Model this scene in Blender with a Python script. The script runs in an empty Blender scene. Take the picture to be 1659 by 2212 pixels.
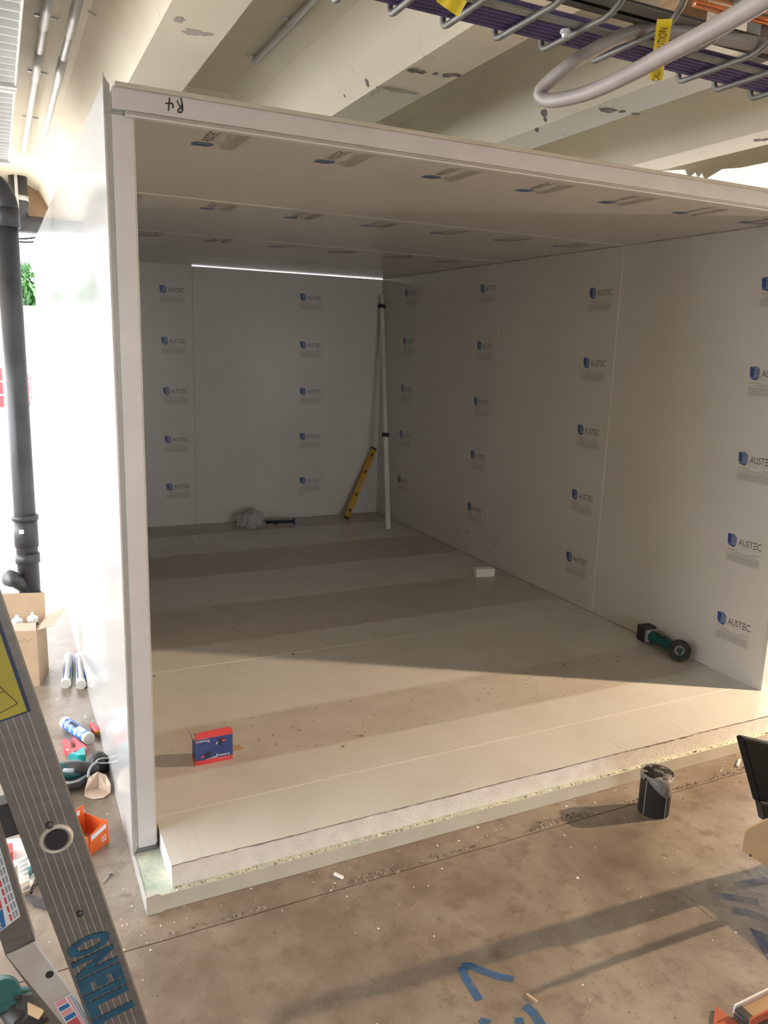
import bpy, bmesh, math, random
import numpy as np
from mathutils import Vector, Matrix, noise as mnoise
random.seed(7); rng = random.Random(7)
S = bpy.context.scene
COL = S.collection

# ------------------------------------------------------------------ camera
GZ = -0.133                                   # top of the concrete slab; z = 0 is the top of the cold-room floor
CAM = Vector((-0.3734, -2.3900, 1.5696)); FPX = 1704.8
FW = Vector((0.43074, 0.87859, -0.20627)); RT = Vector((0.90031, -0.43415, 0.03085)); UP = Vector((0.06244, 0.19899, 0.97801))
cd = bpy.data.cameras.new('camera'); cam = bpy.data.objects.new('camera', cd); COL.objects.link(cam)
cd.sensor_fit = 'VERTICAL'; cd.sensor_height = 36.0; cd.lens = FPX * 36.0 / 2212.0; cd.clip_start = .05; cd.clip_end = 300
cam.matrix_world = Matrix(((RT.x, UP.x, -FW.x, CAM.x), (RT.y, UP.y, -FW.y, CAM.y), (RT.z, UP.z, -FW.z, CAM.z), (0, 0, 0, 1)))
S.camera = cam

# ------------------------------------------------------------------ sky, work lamp, exposure
w = bpy.data.worlds.new('World'); S.world = w; w.use_nodes = True
bg = w.node_tree.nodes['Background']; bg.inputs[0].default_value = (0.96, 0.975, 1.0, 1); bg.inputs[1].default_value = 7.0
LAMP = Vector((4.80, -1.20, 1.68))
ld = bpy.data.lights.new('work_lamp_light', 'SPOT'); ld.energy = 640; ld.color = (1.0, 0.74, 0.50); ld.shadow_soft_size = 0.035
lo = bpy.data.objects.new('work_lamp_light', ld); COL.objects.link(lo); lo.location = LAMP; ld.spot_size = 1.8; ld.spot_blend = .8
lo.rotation_euler = (Vector((2.0, -.2, -.2)) - LAMP).to_track_quat('-Z', 'Y').to_euler()
vs = S.view_settings
vs.view_transform = 'Standard'; vs.look = 'None'; vs.gamma = 1; vs.use_curve_mapping = False; vs.exposure = 0.6

# ------------------------------------------------------------------ measuring helpers (picture point -> point of a real plane)
def ray(x, y): return FW + RT * ((x - 829.5) / FPX) + UP * ((1106 - y) / FPX)
def at(x, y, ax, v):
    d = ray(x, y); return CAM + d * ((v - CAM[ax]) / d[ax])
def G(x, y, z=GZ): return at(x, y, 2, z)

# ------------------------------------------------------------------ materials
MATS = {}
def mat(name, c1, c2=None, scale=6, rough=.5, metal=0, spec=.5, bump=0, bscale=None, detail=5, lo=.35, hi=.65, coat=0, stretch=None, alpha=None):
    m = bpy.data.materials.new(name); m.use_nodes = True; nt = m.node_tree; b = nt.nodes['Principled BSDF']
    b.inputs['Roughness'].default_value = rough; b.inputs['Metallic'].default_value = metal; b.inputs['Specular IOR Level'].default_value = spec
    b.inputs['Coat Weight'].default_value = coat
    b.inputs['Base Color'].default_value = (*c1, 1)
    tc = nt.nodes.new('ShaderNodeTexCoord'); vec = tc.outputs['Object']
    if stretch:
        mp = nt.nodes.new('ShaderNodeMapping'); mp.inputs['Scale'].default_value = stretch; nt.links.new(vec, mp.inputs[0]); vec = mp.outputs[0]
    if c2 is None: c2 = tuple(max(0, v * .93) for v in c1)
    n = nt.nodes.new('ShaderNodeTexNoise'); n.inputs['Scale'].default_value = scale; n.inputs['Detail'].default_value = detail
    nt.links.new(vec, n.inputs['Vector'])
    r = nt.nodes.new('ShaderNodeValToRGB'); r.color_ramp.elements[0].position = lo; r.color_ramp.elements[1].position = hi
    r.color_ramp.elements[0].color = (*c2, 1); r.color_ramp.elements[1].color = (*c1, 1)
    nt.links.new(n.outputs['Fac'], r.inputs[0]); nt.links.new(r.outputs[0], b.inputs['Base Color'])
    if bump:
        n2 = nt.nodes.new('ShaderNodeTexNoise'); n2.inputs['Scale'].default_value = bscale or scale * 4; n2.inputs['Detail'].default_value = 4
        nt.links.new(vec, n2.inputs['Vector'])
        bp = nt.nodes.new('ShaderNodeBump'); bp.inputs['Strength'].default_value = bump; bp.inputs['Distance'].default_value = .01
        nt.links.new(n2.outputs['Fac'], bp.inputs['Height']); nt.links.new(bp.outputs[0], b.inputs['Normal'])
    if alpha is not None: b.inputs['Alpha'].default_value = alpha
    MATS[name] = m; return m
def ramp(nt, src, stops):
    r = nt.nodes.new('ShaderNodeValToRGB'); e = r.color_ramp.elements
    e[0].position, e[0].color = stops[0][0], (*stops[0][1], 1); e[1].position, e[1].color = stops[-1][0], (*stops[-1][1], 1)
    for p, c in stops[1:-1]: k = e.new(p); k.color = (*c, 1)
    nt.links.new(src, r.inputs[0]); return r.outputs[0]
def mixc(nt, fac, a, b, mode='MIX'):
    m = nt.nodes.new('ShaderNodeMix'); m.data_type = 'RGBA'; m.blend_type = mode
    for sock, v in ((m.inputs[0], fac), (m.inputs[6], a), (m.inputs[7], b)):
        if isinstance(v, (int, float)): sock.default_value = v
        elif isinstance(v, tuple): sock.default_value = (*v, 1)
        else: nt.links.new(v, sock)
    return m.outputs[2]
def nz(nt, vec, scale, detail=5, rough=.5):
    n = nt.nodes.new('ShaderNodeTexNoise'); n.inputs['Scale'].default_value = scale; n.inputs['Detail'].default_value = detail; n.inputs['Roughness'].default_value = rough
    nt.links.new(vec, n.inputs['Vector']); return n.outputs['Fac']

# concrete slab: blotchy, specked, dusty
m = mat('concrete_floor', (.4, .35, .29), rough=.4, spec=.5); nt = m.node_tree; b = nt.nodes['Principled BSDF']
tc = nt.nodes.new('ShaderNodeTexCoord').outputs['Object']
base = ramp(nt, nz(nt, tc, 2.2, 8, .62), [(.32, (.145, .11, .08)), (.5, (.24, .195, .152)), (.66, (.32, .275, .225))])
base = mixc(nt, ramp(nt, nz(nt, tc, 14, 6, .7), [(.5, (0, 0, 0)), (.66, (.75, .75, .75))]), base, (.15, .112, .08))
vo = nt.nodes.new('ShaderNodeTexVoronoi'); vo.inputs['Scale'].default_value = 55; nt.links.new(tc, vo.inputs['Vector'])
pit = mixc(nt, 1.0, ramp(nt, vo.outputs['Distance'], [(.09, (1, 1, 1)), (.19, (0, 0, 0))]), ramp(nt, nz(nt, tc, 17, 4), [(.5, (0, 0, 0)), (.62, (1, 1, 1))]), 'MULTIPLY')
base = mixc(nt, pit, base, (.08, .062, .047))
nt.links.new(base, b.inputs['Base Color'])
bp = nt.nodes.new('ShaderNodeBump'); bp.inputs['Strength'].default_value = .25; bp.inputs['Distance'].default_value = .008
nt.links.new(nz(nt, tc, 40, 6, .65), bp.inputs['Height']); nt.links.new(bp.outputs[0], b.inputs['Normal'])

# cold-room floor skin: bands of dust between strips of clean film (world y)
m = mat('floor_skin', (.66, .63, .57), rough=.3, spec=.5); nt = m.node_tree; b = nt.nodes['Principled BSDF']
tc = nt.nodes.new('ShaderNodeTexCoord').outputs['Object']
sx = nt.nodes.new('ShaderNodeSeparateXYZ'); nt.links.new(tc, sx.inputs[0])
mr = nt.nodes.new('ShaderNodeMapRange'); mr.inputs['From Min'].default_value = -.3; mr.inputs['From Max'].default_value = 4.5
nt.links.new(sx.outputs['Y'], mr.inputs['Value'])
stops = []; prev = (0, 0, 0)
for y, dirty in ((.287, 1), (.655, 0), (1.53, 1), (2.13, 0), (2.76, 1), (3.34, 0), (3.95, 1)):
    p = (y + .3) / 4.8; c = (1, 1, 1) if dirty else (0, 0, 0)
    stops += [(p - .0012, prev), (p + .0012, c)]; prev = c
band = ramp(nt, mr.outputs[0], [(0, (0, 0, 0))] + stops + [(1, prev)])
dust = mixc(nt, ramp(nt, nz(nt, tc, 5, 7, .6), [(.35, (0, 0, 0)), (.7, (1, 1, 1))]), (.53, .495, .45), (.455, .415, .37))
dust = mixc(nt, ramp(nt, nz(nt, tc, 38, 3, .6), [(.63, (0, 0, 0)), (.70, (.9, .9, .9))]), dust, (.24, .19, .15))
clean = mixc(nt, ramp(nt, nz(nt, tc, 3.2, 6, .6), [(.45, (0, 0, 0)), (.8, (1, 1, 1))]), (.62, .61, .575), (.55, .53, .485))
nt.links.new(mixc(nt, band, clean, dust), b.inputs['Base Color'])
nt.links.new(ramp(nt, band, [(0, (.2, .2, .2)), (1, (.36, .36, .36))]), b.inputs['Roughness'])

# painted coffered concrete
m = mat('cream_ceiling', (.66, .60, .48), rough=.7, spec=.25); nt = m.node_tree; b = nt.nodes['Principled BSDF']
tc = nt.nodes.new('ShaderNodeTexCoord').outputs['Object']
base = ramp(nt, nz(nt, tc, 1.3, 5), [(.35, (.77, .70, .555)), (.65, (.85, .785, .65))])
base = mixc(nt, ramp(nt, nz(nt, tc, 9, 7, .7), [(.63, (0, 0, 0)), (.74, (.5, .5, .5))]), base, (.42, .37, .28))
nt.links.new(base, b.inputs['Base Color'])
bp = nt.nodes.new('ShaderNodeBump'); bp.inputs['Strength'].default_value = .12; bp.inputs['Distance'].default_value = .01
nt.links.new(nz(nt, tc, 22, 6), bp.inputs['Height']); nt.links.new(bp.outputs[0], b.inputs['Normal'])

mat('panel_skin', (.585, .58, .555), (.56, .555, .53), 2.5, rough=.22, spec=.5, bump=.015, bscale=3)
mat('outer_skin', (.56, .57, .58), (.54, .55, .56), 2, rough=.22, spec=.5, bump=.05, bscale=2.5, coat=.6)
MATS['outer_skin'].node_tree.nodes['Principled BSDF'].inputs['Coat Roughness'].default_value = .1
mat('white_trim', (.57, .565, .585), (.52, .515, .535), 7, rough=.38)
mat('grey_trim', (.50, .48, .43), (.45, .43, .38), 9, rough=.4)
mat('dark_channel', (.17, .19, .20), (.12, .13, .14), 15, rough=.5)
mat('foam', (.78, .755, .73), (.68, .65, .62), 14, rough=.9, spec=.1, bump=.3, bscale=150)
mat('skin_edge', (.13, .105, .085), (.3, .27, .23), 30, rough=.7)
mat('tray_lip', (.55, .53, .47), (.48, .46, .40), 8, rough=.45)
mat('tray_base', (.66, .66, .52), (.40, .47, .40), 9, rough=.8, bump=.4, bscale=60)
mat('seam_white', (.70, .68, .64), rough=.5)
mat('print_blue', (.028, .06, .22), (.04, .09, .30), 60, rough=.35)
mat('print_blue_light', (.12, .20, .36), (.08, .14, .30), 60, rough=.35)
mat('print_black', (.09, .085, .085), rough=.4)
mat('print_grey', (.34, .325, .31), rough=.4)
mat('marker', (.012, .012, .014), rough=.5)
mat('chip', (.10, .085, .065), (.27, .245, .21), 30, rough=.9)
mat('chip_grey', (.40, .37, .32), (.5, .46, .4), 18, rough=.9)
mat('stain', (.42, .41, .33), (.55, .52, .42), 3, rough=.8)
mat('galv', (.19, .19, .17), (.14, .14, .13), 30, rough=.45, metal=.25)
mat('galv_flat', (.30, .30, .265), (.23, .23, .21), 26, rough=.55, metal=.1)
mat('galv_bright', (.72, .73, .74), (.64, .65, .67), 20, rough=.42, metal=.3)
mat('purple_cable', (.10, .075, .21), (.075, .055, .165), 40, rough=.5)
mat('black_cable', (.012, .012, .012), rough=.4)
mat('grey_hose', (.34, .30, .28), (.29, .255, .24), 14, rough=.45)
mat('hose_print', (.12, .10, .10), rough=.5)
mat('yellow_tape', (.85, .70, .03), (.78, .62, .02), 12, rough=.4)
mat('copper', (.80, .36, .18), (.66, .27, .12), 16, rough=.3, metal=.85)
mat('timber', (.20, .12, .06), (.28, .18, .10), 5, rough=.8, stretch=(1, 1, 12))
mat('black_pipe', (.035, .037, .042), (.06, .062, .068), 7, rough=.42)
mat('black_abs', (.010, .010, .0095), (.016, .015, .013), 9, rough=.65, spec=.3)
mat('pipe_tape', (.20, .195, .19), (.13, .125, .12), 26, rough=.5, bump=.5, bscale=50)
mat('dirt', (.26, .215, .16), (.13, .10, .075), 40, rough=.95, bump=.6, bscale=90)
mat('white_plastic', (.83, .83, .81), rough=.35)
mat('white_paint', (.82, .82, .79), (.76, .75, .7), 10, rough=.5)
mat('aluminium', (.20, .185, .175), (.165, .155, .145), 14, rough=.46, metal=.6, stretch=(1, 1, 6))
mat('aluminium_light', (.62, .60, .57), (.5, .46, .40), 9, rough=.4, metal=.45)
mat('aluminium_ridge', (.40, .38, .37), rough=.5)
mat('aluminium_dark', (.085, .085, .09), (.06, .06, .065), 12, rough=.5, metal=.5)
mat('sticker_yellow', (.46, .40, .05), (.40, .34, .04), 12, rough=.4)
mat('sticker_navy', (.015, .03, .10), rough=.4)
mat('sticker_blue', (.02, .16, .42), rough=.4)
mat('sticker_white', (.75, .76, .78), rough=.4)
mat('sticker_red', (.50, .08, .09), rough=.4)
mat('sticker_pink', (.75, .32, .38), rough=.4)
mat('sticker_grey', (.27, .32, .40), rough=.4)
mat('stencil_blue', (.008, .065, .135), (.012, .10, .17), 45, rough=.55)
mat('spray_blue', (.035, .10, .21), (.16, .19, .23), 26, rough=.8, lo=.3, hi=.55)
mat('spray_faint', (.10, .125, .18), (.24, .22, .21), 22, rough=.85, lo=.35, hi=.6)
mat('cardboard', (.46, .33, .22), (.42, .30, .195), 11, rough=.85, spec=.2)
mat('cardboard_pale', (.55, .45, .36), (.5, .4, .31), 11, rough=.85, spec=.2)
mat('tan_board', (.44, .33, .20), (.40, .295, .175), 8, rough=.8, spec=.2)
mat('box_blue', (.02, .045, .19), (.03, .06, .22), 18, rough=.5)
mat('box_red', (.62, .055, .06), (.52, .045, .05), 12, rough=.5)
mat('box_star', (.012, .018, .045), rough=.5)
mat('teal', (.004, .085, .095), (.003, .07, .08), 9, rough=.4)
mat('teal_bright', (.01, .33, .33), (.01, .27, .28), 9, rough=.4)
mat('rubber', (.018, .018, .019), (.03, .03, .031), 20, rough=.6)
mat('grey_plastic', (.30, .32, .335), (.24, .26, .28), 12, rough=.45)
mat('steel', (.55, .55, .56), (.42, .42, .43), 15, rough=.28, metal=.9)
mat('abrasive', (.02, .019, .018), (.04, .037, .033), 60, rough=.95, bump=.6, bscale=140)
mat('level_yellow', (.62, .35, .06), (.55, .29, .045), 8, rough=.45)
mat('white_post', (.60, .60, .55), rough=.4)
mat('red_tool', (.66, .045, .06), (.58, .035, .05), 9, rough=.4)
mat('amber', (.55, .26, .02), rough=.4)
mat('label_blue', (.02, .13, .55), (.015, .10, .45), 12, rough=.35)
mat('orange_card', (.80, .155, .03), (.7, .125, .02), 9, rough=.55)
mat('orange_steel', (.42, .085, .035), (.34, .07, .03), 9, rough=.5)
mat('paper', (.8, .79, .77), rough=.7)
mat('dark_mat', (.055, .052, .056), (.08, .075, .08), 25, rough=.8)
mat('black_vinyl', (.006, .006, .006), rough=.75, spec=.2)
mat('raw_concrete', (.36, .235, .135), (.50, .36, .235), 3.5, rough=.85)
mat('outdoor_white', (.80, .80, .79), rough=.8)
mat('outdoor_ground', (.66, .65, .62), (.58, .57, .55), .6, rough=.9)
mat('leaf', (.022, .10, .016), (.014, .065, .012), 2, rough=.6)
mat('leaf_light', (.05, .15, .028), (.035, .11, .022), 2, rough=.6)
mat('bark', (.13, .09, .06), rough=.9)
mat('barrier_red', (.72, .05, .05), (.66, .04, .06), 3, rough=.5)
mat('unseen_wall_brick', (.45, .41, .35), (.38, .34, .29), 3, rough=.85)
mat('yellow_plastic', (.75, .42, .02), rough=.45)
mat('crumb', (.86, .83, .79), rough=.9)
mat('grit', (.14, .11, .085), (.3, .25, .2), 50, rough=.95)
def worn(name, col, scale, lo, hi, a):
    m = mat(name, col, rough=.85); nt = m.node_tree; b = nt.nodes['Principled BSDF']; tc = nt.nodes.new('ShaderNodeTexCoord').outputs['Object']
    nt.links.new(ramp(nt, nz(nt, tc, scale, 6, .7), [(lo, (0, 0, 0)), (hi, (a, a, a))]), b.inputs['Alpha'])
worn('spray_blue', (.03, .11, .24), 45, .2, .55, .9); worn('spray_faint', (.09, .14, .30), 16, .3, .8, .7)
mm = mat('film', (.82, .83, .85), rough=.18); mm.node_tree.nodes['Principled BSDF'].inputs['Alpha'].default_value = .33
mm = mat('bag_film', (.55, .55, .58), rough=.25); mm.node_tree.nodes['Principled BSDF'].inputs['Alpha'].default_value = .6
m = bpy.data.materials.new('lamp_glass'); m.use_nodes = True; pb = m.node_tree.nodes['Principled BSDF']
pb.inputs['Emission Color'].default_value = (1, .7, .4, 1); pb.inputs['Emission Strength'].default_value = 6; MATS['lamp_glass'] = m

# ------------------------------------------------------------------ object helpers
def tag(o, label=None, cat=None, group=None, kind=None):
    if label: o['label'] = label
    if cat: o['category'] = cat
    if group: o['group'] = group
    if kind: o['kind'] = kind
    return o
OFF = {}
def put(o, parent=None):
    COL.objects.link(o)
    if parent is not None:
        o.parent = parent
        o.matrix_parent_inverse = OFF.get(parent.name, Matrix()).inverted()
    return o
def empty(name, loc, label=None, cat=None, group=None, kind=None):
    o = bpy.data.objects.new(name, None); COL.objects.link(o); o.location = loc; o.empty_display_size = .05
    OFF[o.name] = Matrix.Translation(Vector(loc)); return tag(o, label, cat, group, kind)
def raw(name, vs, fs, mats, parent=None, smooth=False, mi=None):
    me = bpy.data.meshes.new(name); me.from_pydata([tuple(v) for v in vs], [], fs)
    for mname in ([mats] if isinstance(mats, str) else mats): me.materials.append(MATS[mname])
    if mi:
        for p, k in zip(me.polygons, mi): p.material_index = k
    if smooth:
        for p in me.polygons: p.use_smooth = True
    me.update(); return put(bpy.data.objects.new(name, me), parent)
def from_bm(name, bm, mats, parent=None, smooth=False):
    bmesh.ops.recalc_face_normals(bm, faces=bm.faces)
    me = bpy.data.meshes.new(name); bm.to_mesh(me); bm.free()
    for mname in ([mats] if isinstance(mats, str) else mats): me.materials.append(MATS[mname])
    if smooth:
        for p in me.polygons: p.use_smooth = True
    return put(bpy.data.objects.new(name, me), parent)
def bm_box(bm, c, ax, ay, az, hx, hy, hz, bevel=0):
    c = Vector(c); vs = []
    for sx in (-1, 1):
        for sy in (-1, 1):
            for sz in (-1, 1): vs.append(bm.verts.new(c + ax * (sx * hx) + ay * (sy * hy) + az * (sz * hz)))
    fs = [bm.faces.new([vs[i] for i in f]) for f in ((0, 1, 3, 2), (4, 6, 7, 5), (0, 4, 5, 1), (2, 3, 7, 6), (0, 2, 6, 4), (1, 5, 7, 3))]
    if bevel:
        es = list({e for f in fs for e in f.edges}); bmesh.ops.bevel(bm, geom=es, offset=bevel, segments=2, affect='EDGES', profile=.7)
X, Y, Z = Vector((1, 0, 0)), Vector((0, 1, 0)), Vector((0, 0, 1))
def box(name, x0, x1, y0, y1, z0, z1, m, parent=None, bevel=0):
    bm = bmesh.new(); bm_box(bm, ((x0 + x1) / 2, (y0 + y1) / 2, (z0 + z1) / 2), X, Y, Z, (x1 - x0) / 2, (y1 - y0) / 2, (z1 - z0) / 2, bevel)
    return from_bm(name, bm, m, parent)
def obox(name, c, ax, ay, az, sx, sy, sz, m, parent=None, bevel=0):
    bm = bmesh.new(); bm_box(bm, c, ax, ay, az, sx / 2, sy / 2, sz / 2, bevel); return from_bm(name, bm, m, parent)
def frame(d, up=Z):
    d = Vector(d).normalized(); s = d.cross(up)
    if s.length < 1e-4: s = d.cross(X)
    s.normalize(); return d, s, s.cross(d)
def bm_tube(bm, pts, r, n=10, caps=True):
    pts = [Vector(p) for p in pts]; rs = r if isinstance(r, (list, tuple)) else [r] * len(pts); rings = []; u = None
    for i, p in enumerate(pts):
        t = (pts[min(i + 1, len(pts) - 1)] - pts[max(i - 1, 0)]).normalized()
        if u is None: _, u, _ = frame(t)
        u = (u - t * u.dot(t)).normalized(); v = t.cross(u)
        rings.append([bm.verts.new(p + (u * math.cos(a) + v * math.sin(a)) * rs[i]) for a in [2 * math.pi * k / n for k in range(n)]])
    for a, b2 in zip(rings, rings[1:]):
        for k in range(n): bm.faces.new((a[k], a[(k + 1) % n], b2[(k + 1) % n], b2[k]))
    if caps: bm.faces.new(rings[0][::-1]); bm.faces.new(rings[-1])
def tube(name, pts, r, m, parent=None, n=10, caps=True, smooth=True):
    bm = bmesh.new(); bm_tube(bm, pts, r, n, caps); return from_bm(name, bm, m, parent, smooth)
def lathe(name, c, axis, prof, m, parent=None, n=24, smooth=True):
    """prof: (radius, distance along axis)"""
    d, s, u = frame(axis); bm = bmesh.new(); rings = []; c = Vector(c)
    for r, h in prof:
        rings.append([bm.verts.new(c + d * h + (s * math.cos(a) + u * math.sin(a)) * max(r, 1e-4)) for a in [2 * math.pi * k / n for k in range(n)]])
    for a, b2 in zip(rings, rings[1:]):
        for k in range(n): bm.faces.new((a[k], a[(k + 1) % n], b2[(k + 1) % n], b2[k]))
    bm.faces.new(rings[0][::-1]); bm.faces.new(rings[-1])
    o = from_bm(name, bm, m, parent, False)
    if smooth:
        for p in o.data.polygons: p.use_smooth = len(p.vertices) == 4
        o.data.set_sharp_from_angle(angle=math.radians(40))
    return o
def prism(name, pts, n, th, m, parent=None, bevel=0):
    """polygon of 3-D points thickened along n"""
    bm = bmesh.new(); n = Vector(n).normalized(); a = [bm.verts.new(Vector(p)) for p in pts]; b2 = [bm.verts.new(Vector(p) + n * th) for p in pts]; k = len(pts)
    bm.faces.new(a[::-1]); bm.faces.new(b2)
    for i in range(k): bm.faces.new((a[i], a[(i + 1) % k], b2[(i + 1) % k], b2[i]))
    if bevel: bmesh.ops.bevel(bm, geom=list(bm.edges), offset=bevel, segments=2, affect='EDGES')
    return from_bm(name, bm, m, parent)
def smooth_path(pts, sub=6, closed=False):
    P = [Vector(p) for p in pts]; out = []; n = len(P)
    for i in range(n if closed else n - 1):
        g = lambda k: P[k % n] if closed else P[max(0, min(n - 1, k))]
        p0, p1, p2, p3 = g(i - 1), g(i), g(i + 1), g(i + 2)
        for s in range(sub):
            t = s / sub
            out.append(.5 * ((2 * p1) + (p2 - p0) * t + (2 * p0 - 5 * p1 + 4 * p2 - p3) * t * t + (3 * p1 - p0 - 3 * p2 + p3) * t ** 3))
    if not closed: out.append(P[-1])
    return out
_txt = {}
def text_geo(body, bold=0):
    if (body, bold) in _txt: return _txt[(body, bold)]
    cu = bpy.data.curves.new('t', 'FONT'); cu.body = body; cu.resolution_u = 3; cu.offset = bold; o = bpy.data.objects.new('t', cu); COL.objects.link(o)
    bpy.context.view_layer.update(); dg = bpy.context.evaluated_depsgraph_get(); me = bpy.data.meshes.new_from_object(o.evaluated_get(dg))
    v = [tuple(q.co) for q in me.vertices]; f = [tuple(p.vertices) for p in me.polygons]
    bpy.data.objects.remove(o); bpy.data.curves.remove(cu); bpy.data.meshes.remove(me)
    xs = [q[0] for q in v]; ys = [q[1] for q in v]; x0, x1, y0, y1 = min(xs), max(xs), min(ys), max(ys)
    v = [((q[0] - x0) / (x1 - x0), (q[1] - y0) / (y1 - y0)) for q in v]
    _txt[(body, bold)] = (v, f); return v, f
def text(name, body, o, ux, uy, wd, ht, m, parent=None, bold=0):
    """flat lettering filling the rectangle at o spanned by ux*wd, uy*ht"""
    v, f = text_geo(body, bold); o = Vector(o); ux = Vector(ux).normalized(); uy = Vector(uy).normalized()
    return raw(name, [o + ux * (a * wd) + uy * (c * ht) for a, c in v], f, m, parent)
def strip(pts, wd, n):
    """flat ribbon along pts in the plane with normal n -> verts, faces"""
    P = [Vector(p) for p in pts]; vs, fs = [], []; wl = wd if isinstance(wd, (list, tuple)) else [wd] * len(P)
    for i, p in enumerate(P):
        t = (P[min(i + 1, len(P) - 1)] - P[max(i - 1, 0)]).normalized(); s = t.cross(n).normalized() * (wl[i] / 2); vs += [p - s, p + s]
    for i in range(len(P) - 1): fs.append((2 * i, 2 * i + 1, 2 * i + 3, 2 * i + 2))
    return vs, fs
def strips(name, lines, wd, n, m, parent=None):
    V, F = [], []
    for L in lines:
        v, f = strip(L, wd, Vector(n)); F += [tuple(q + len(V) for q in g) for g in f]; V += v
    return raw(name, V, F, m, parent)
def blob(name, c, ux, uy, rx, ry, m, parent=None, n=14, jag=.35, seed=0, th=.0015):
    r = random.Random(seed); nrm = Vector(ux).cross(Vector(uy)).normalized()
    pts = [Vector(c) + Vector(ux) * (rx * math.cos(a) * (1 - jag * r.random())) + Vector(uy) * (ry * math.sin(a) * (1 - jag * r.random())) for a in [2 * math.pi * k / n for k in range(n)]]
    return prism(name, pts, nrm, th, m, parent)

# ================================================================== THE SETTING
W, D, H, T = 2.836, 4.335, 2.16, .068
fl = empty('floor', (0, 0, GZ), kind='structure', label='stained bare concrete floor slab with a saw-cut joint')
JY = -.355
box('slab_panel', -3.45, 9, -7, JY - .002, GZ - .15, GZ, 'concrete_floor', fl)
box('slab_panel', -3.45, 9, JY + .002, 6.2, GZ - .15, GZ, 'concrete_floor', fl)
box('joint_filler', -3.45, 9, JY - .002, JY + .002, GZ - .15, GZ - .004, 'dirt', fl)
def floor_paint(lines, wd, m, seed):
    strips('paint_mark', [smooth_path([G(x, y, GZ + .0012) for x, y in L], 5) for L in lines], wd, Z, m, fl)
floor_paint([[(996, 2088), (1005, 2110), (1022, 2138), (1036, 2160)], [(998, 2087), (1015, 2086), (1040, 2096), (1075, 2108), (1110, 2115)]], .024, 'spray_blue', 1)
floor_paint([[(1050, 2200), (1044, 2225), (1048, 2260)], [(1118, 2198), (1124, 2220), (1122, 2250)], [(1132, 2172), (1150, 2186), (1166, 2210), (1180, 2240)]], .026, 'spray_blue', 2)
floor_paint([[(1531, 1931), (1560, 1936), (1600, 1942), (1640, 1950)], [(1580, 1965), (1615, 1972), (1650, 1985), (1690, 2005)], [(1590, 1915), (1620, 1908), (1660, 1900)]], .035, 'spray_faint', 3)
prism('paint_mark', [G(x, y, GZ + .0005) for x, y in ((1618, 2004), (1640, 2012), (1680, 2030), (1700, 2120), (1665, 2085), (1640, 2045))], Z, .0008, 'spray_faint', fl)
strips('floor_scratch', [[G(1470, 1922, GZ + .001), G(1500, 1950, GZ + .001), G(1540, 1984, GZ + .001)], [G(1470, 1923, GZ + .001), G(1457, 1947, GZ + .001)]], .004, Z, 'chip', fl)
og = box('ground_outside', -70, 70, 6.2, 90, GZ - .3, GZ - .02, 'outdoor_ground'); tag(og, kind='structure')
og3 = box('ground_rear', -70, 70, -60, -7, GZ - .3, GZ - .02, 'outdoor_ground'); tag(og3, kind='structure')
og2 = box('ground_side', -70, -3.45, -7, 6.2, GZ - .3, GZ - .02, 'outdoor_ground'); tag(og2, kind='structure')

# coffered ceiling ribs running away from the camera, pitch 0.905
ce = empty('ceiling', (0, 0, 2.6), kind='structure', label='cream painted concrete ceiling with deep ribs and coffers')
SZ, TZ, PITCH, RW = 2.60, 2.90, .905, .22
prof = []
for k in range(-4, 10):
    xr = .41 + PITCH * k - .0
    prof += [(xr - RW, SZ), (xr, SZ), (xr + .14, TZ - .05), (xr + .235, TZ), (xr + .45, TZ), (xr + .55, TZ - .05)]
def ceil_mesh(name, pf, y_end):
    rows = [(-7, 1), (y_end, 1), (y_end + .16, 0), (6.0, 0)]; vs, fs = [], []
    for y, k in rows: vs += [(x, y, SZ + (z - SZ) * k) for x, z in pf]
    n = len(pf)
    for r in range(3):
        for i in range(n - 1): fs.append((r * n + i, r * n + i + 1, (r + 1) * n + i + 1, (r + 1) * n + i))
    return raw(name, vs, fs, 'cream_ceiling', ce)
i0 = [i for i, q in enumerate(prof) if abs(q[0] - (.41 - PITCH)) < 1e-6][0]
ceil_mesh('coffer', prof[:i0 + 1], 5.74); ceil_mesh('coffer', prof[i0:i0 + 6], 5.74); ceil_mesh('coffer', prof[i0 + 5:], 2.25)
box('roof_slab', -3.45, 9, -7, 6.0, 2.96, 3.2, 'raw_concrete', ce)
S1, S2, S3, S4 = [(.41 + PITCH * k) for k in range(4)]
chips = [(700, 146, 9, 6, 0), (893, 152, 13, 7, 1), (912, 156, 8, 5, 1), (940, 159, 6, 4, 1), (965, 163, 11, 6, 1), (985, 162, 16, 4, 1),
         (1313, 238, 22, 8, 1), (1344, 241, 7, 4, 1), (1373, 246, 9, 4, 1), (1636, 303, 9, 4, 1), (1655, 301, 8, 5, 1)]
for i, (x, y, rx, ry, k) in enumerate(chips):
    if i == 0: continue
    c = at(x, y, 2, SZ - .0005); q = (c - CAM).length / FPX
    blob('chipped_patch', c, X, -Y, rx * q * 1.1, ry * q * 2.2, 'chip', ce, 16, .5, i)
for i, (x, y, rx, ry) in enumerate([(385, 42, 13, 8), (418, 70, 24, 9), (450, 74, 12, 4), (860, 195, 45, 6)]):
    c = at(x, y, 2, SZ - .0004); q = (c - CAM).length / FPX
    blob('chipped_patch', c, X, -Y, rx * q, ry * q * 2.4, 'chip_grey' if i < 3 else 'stain', ce, 18, .55, 40 + i)
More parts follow.
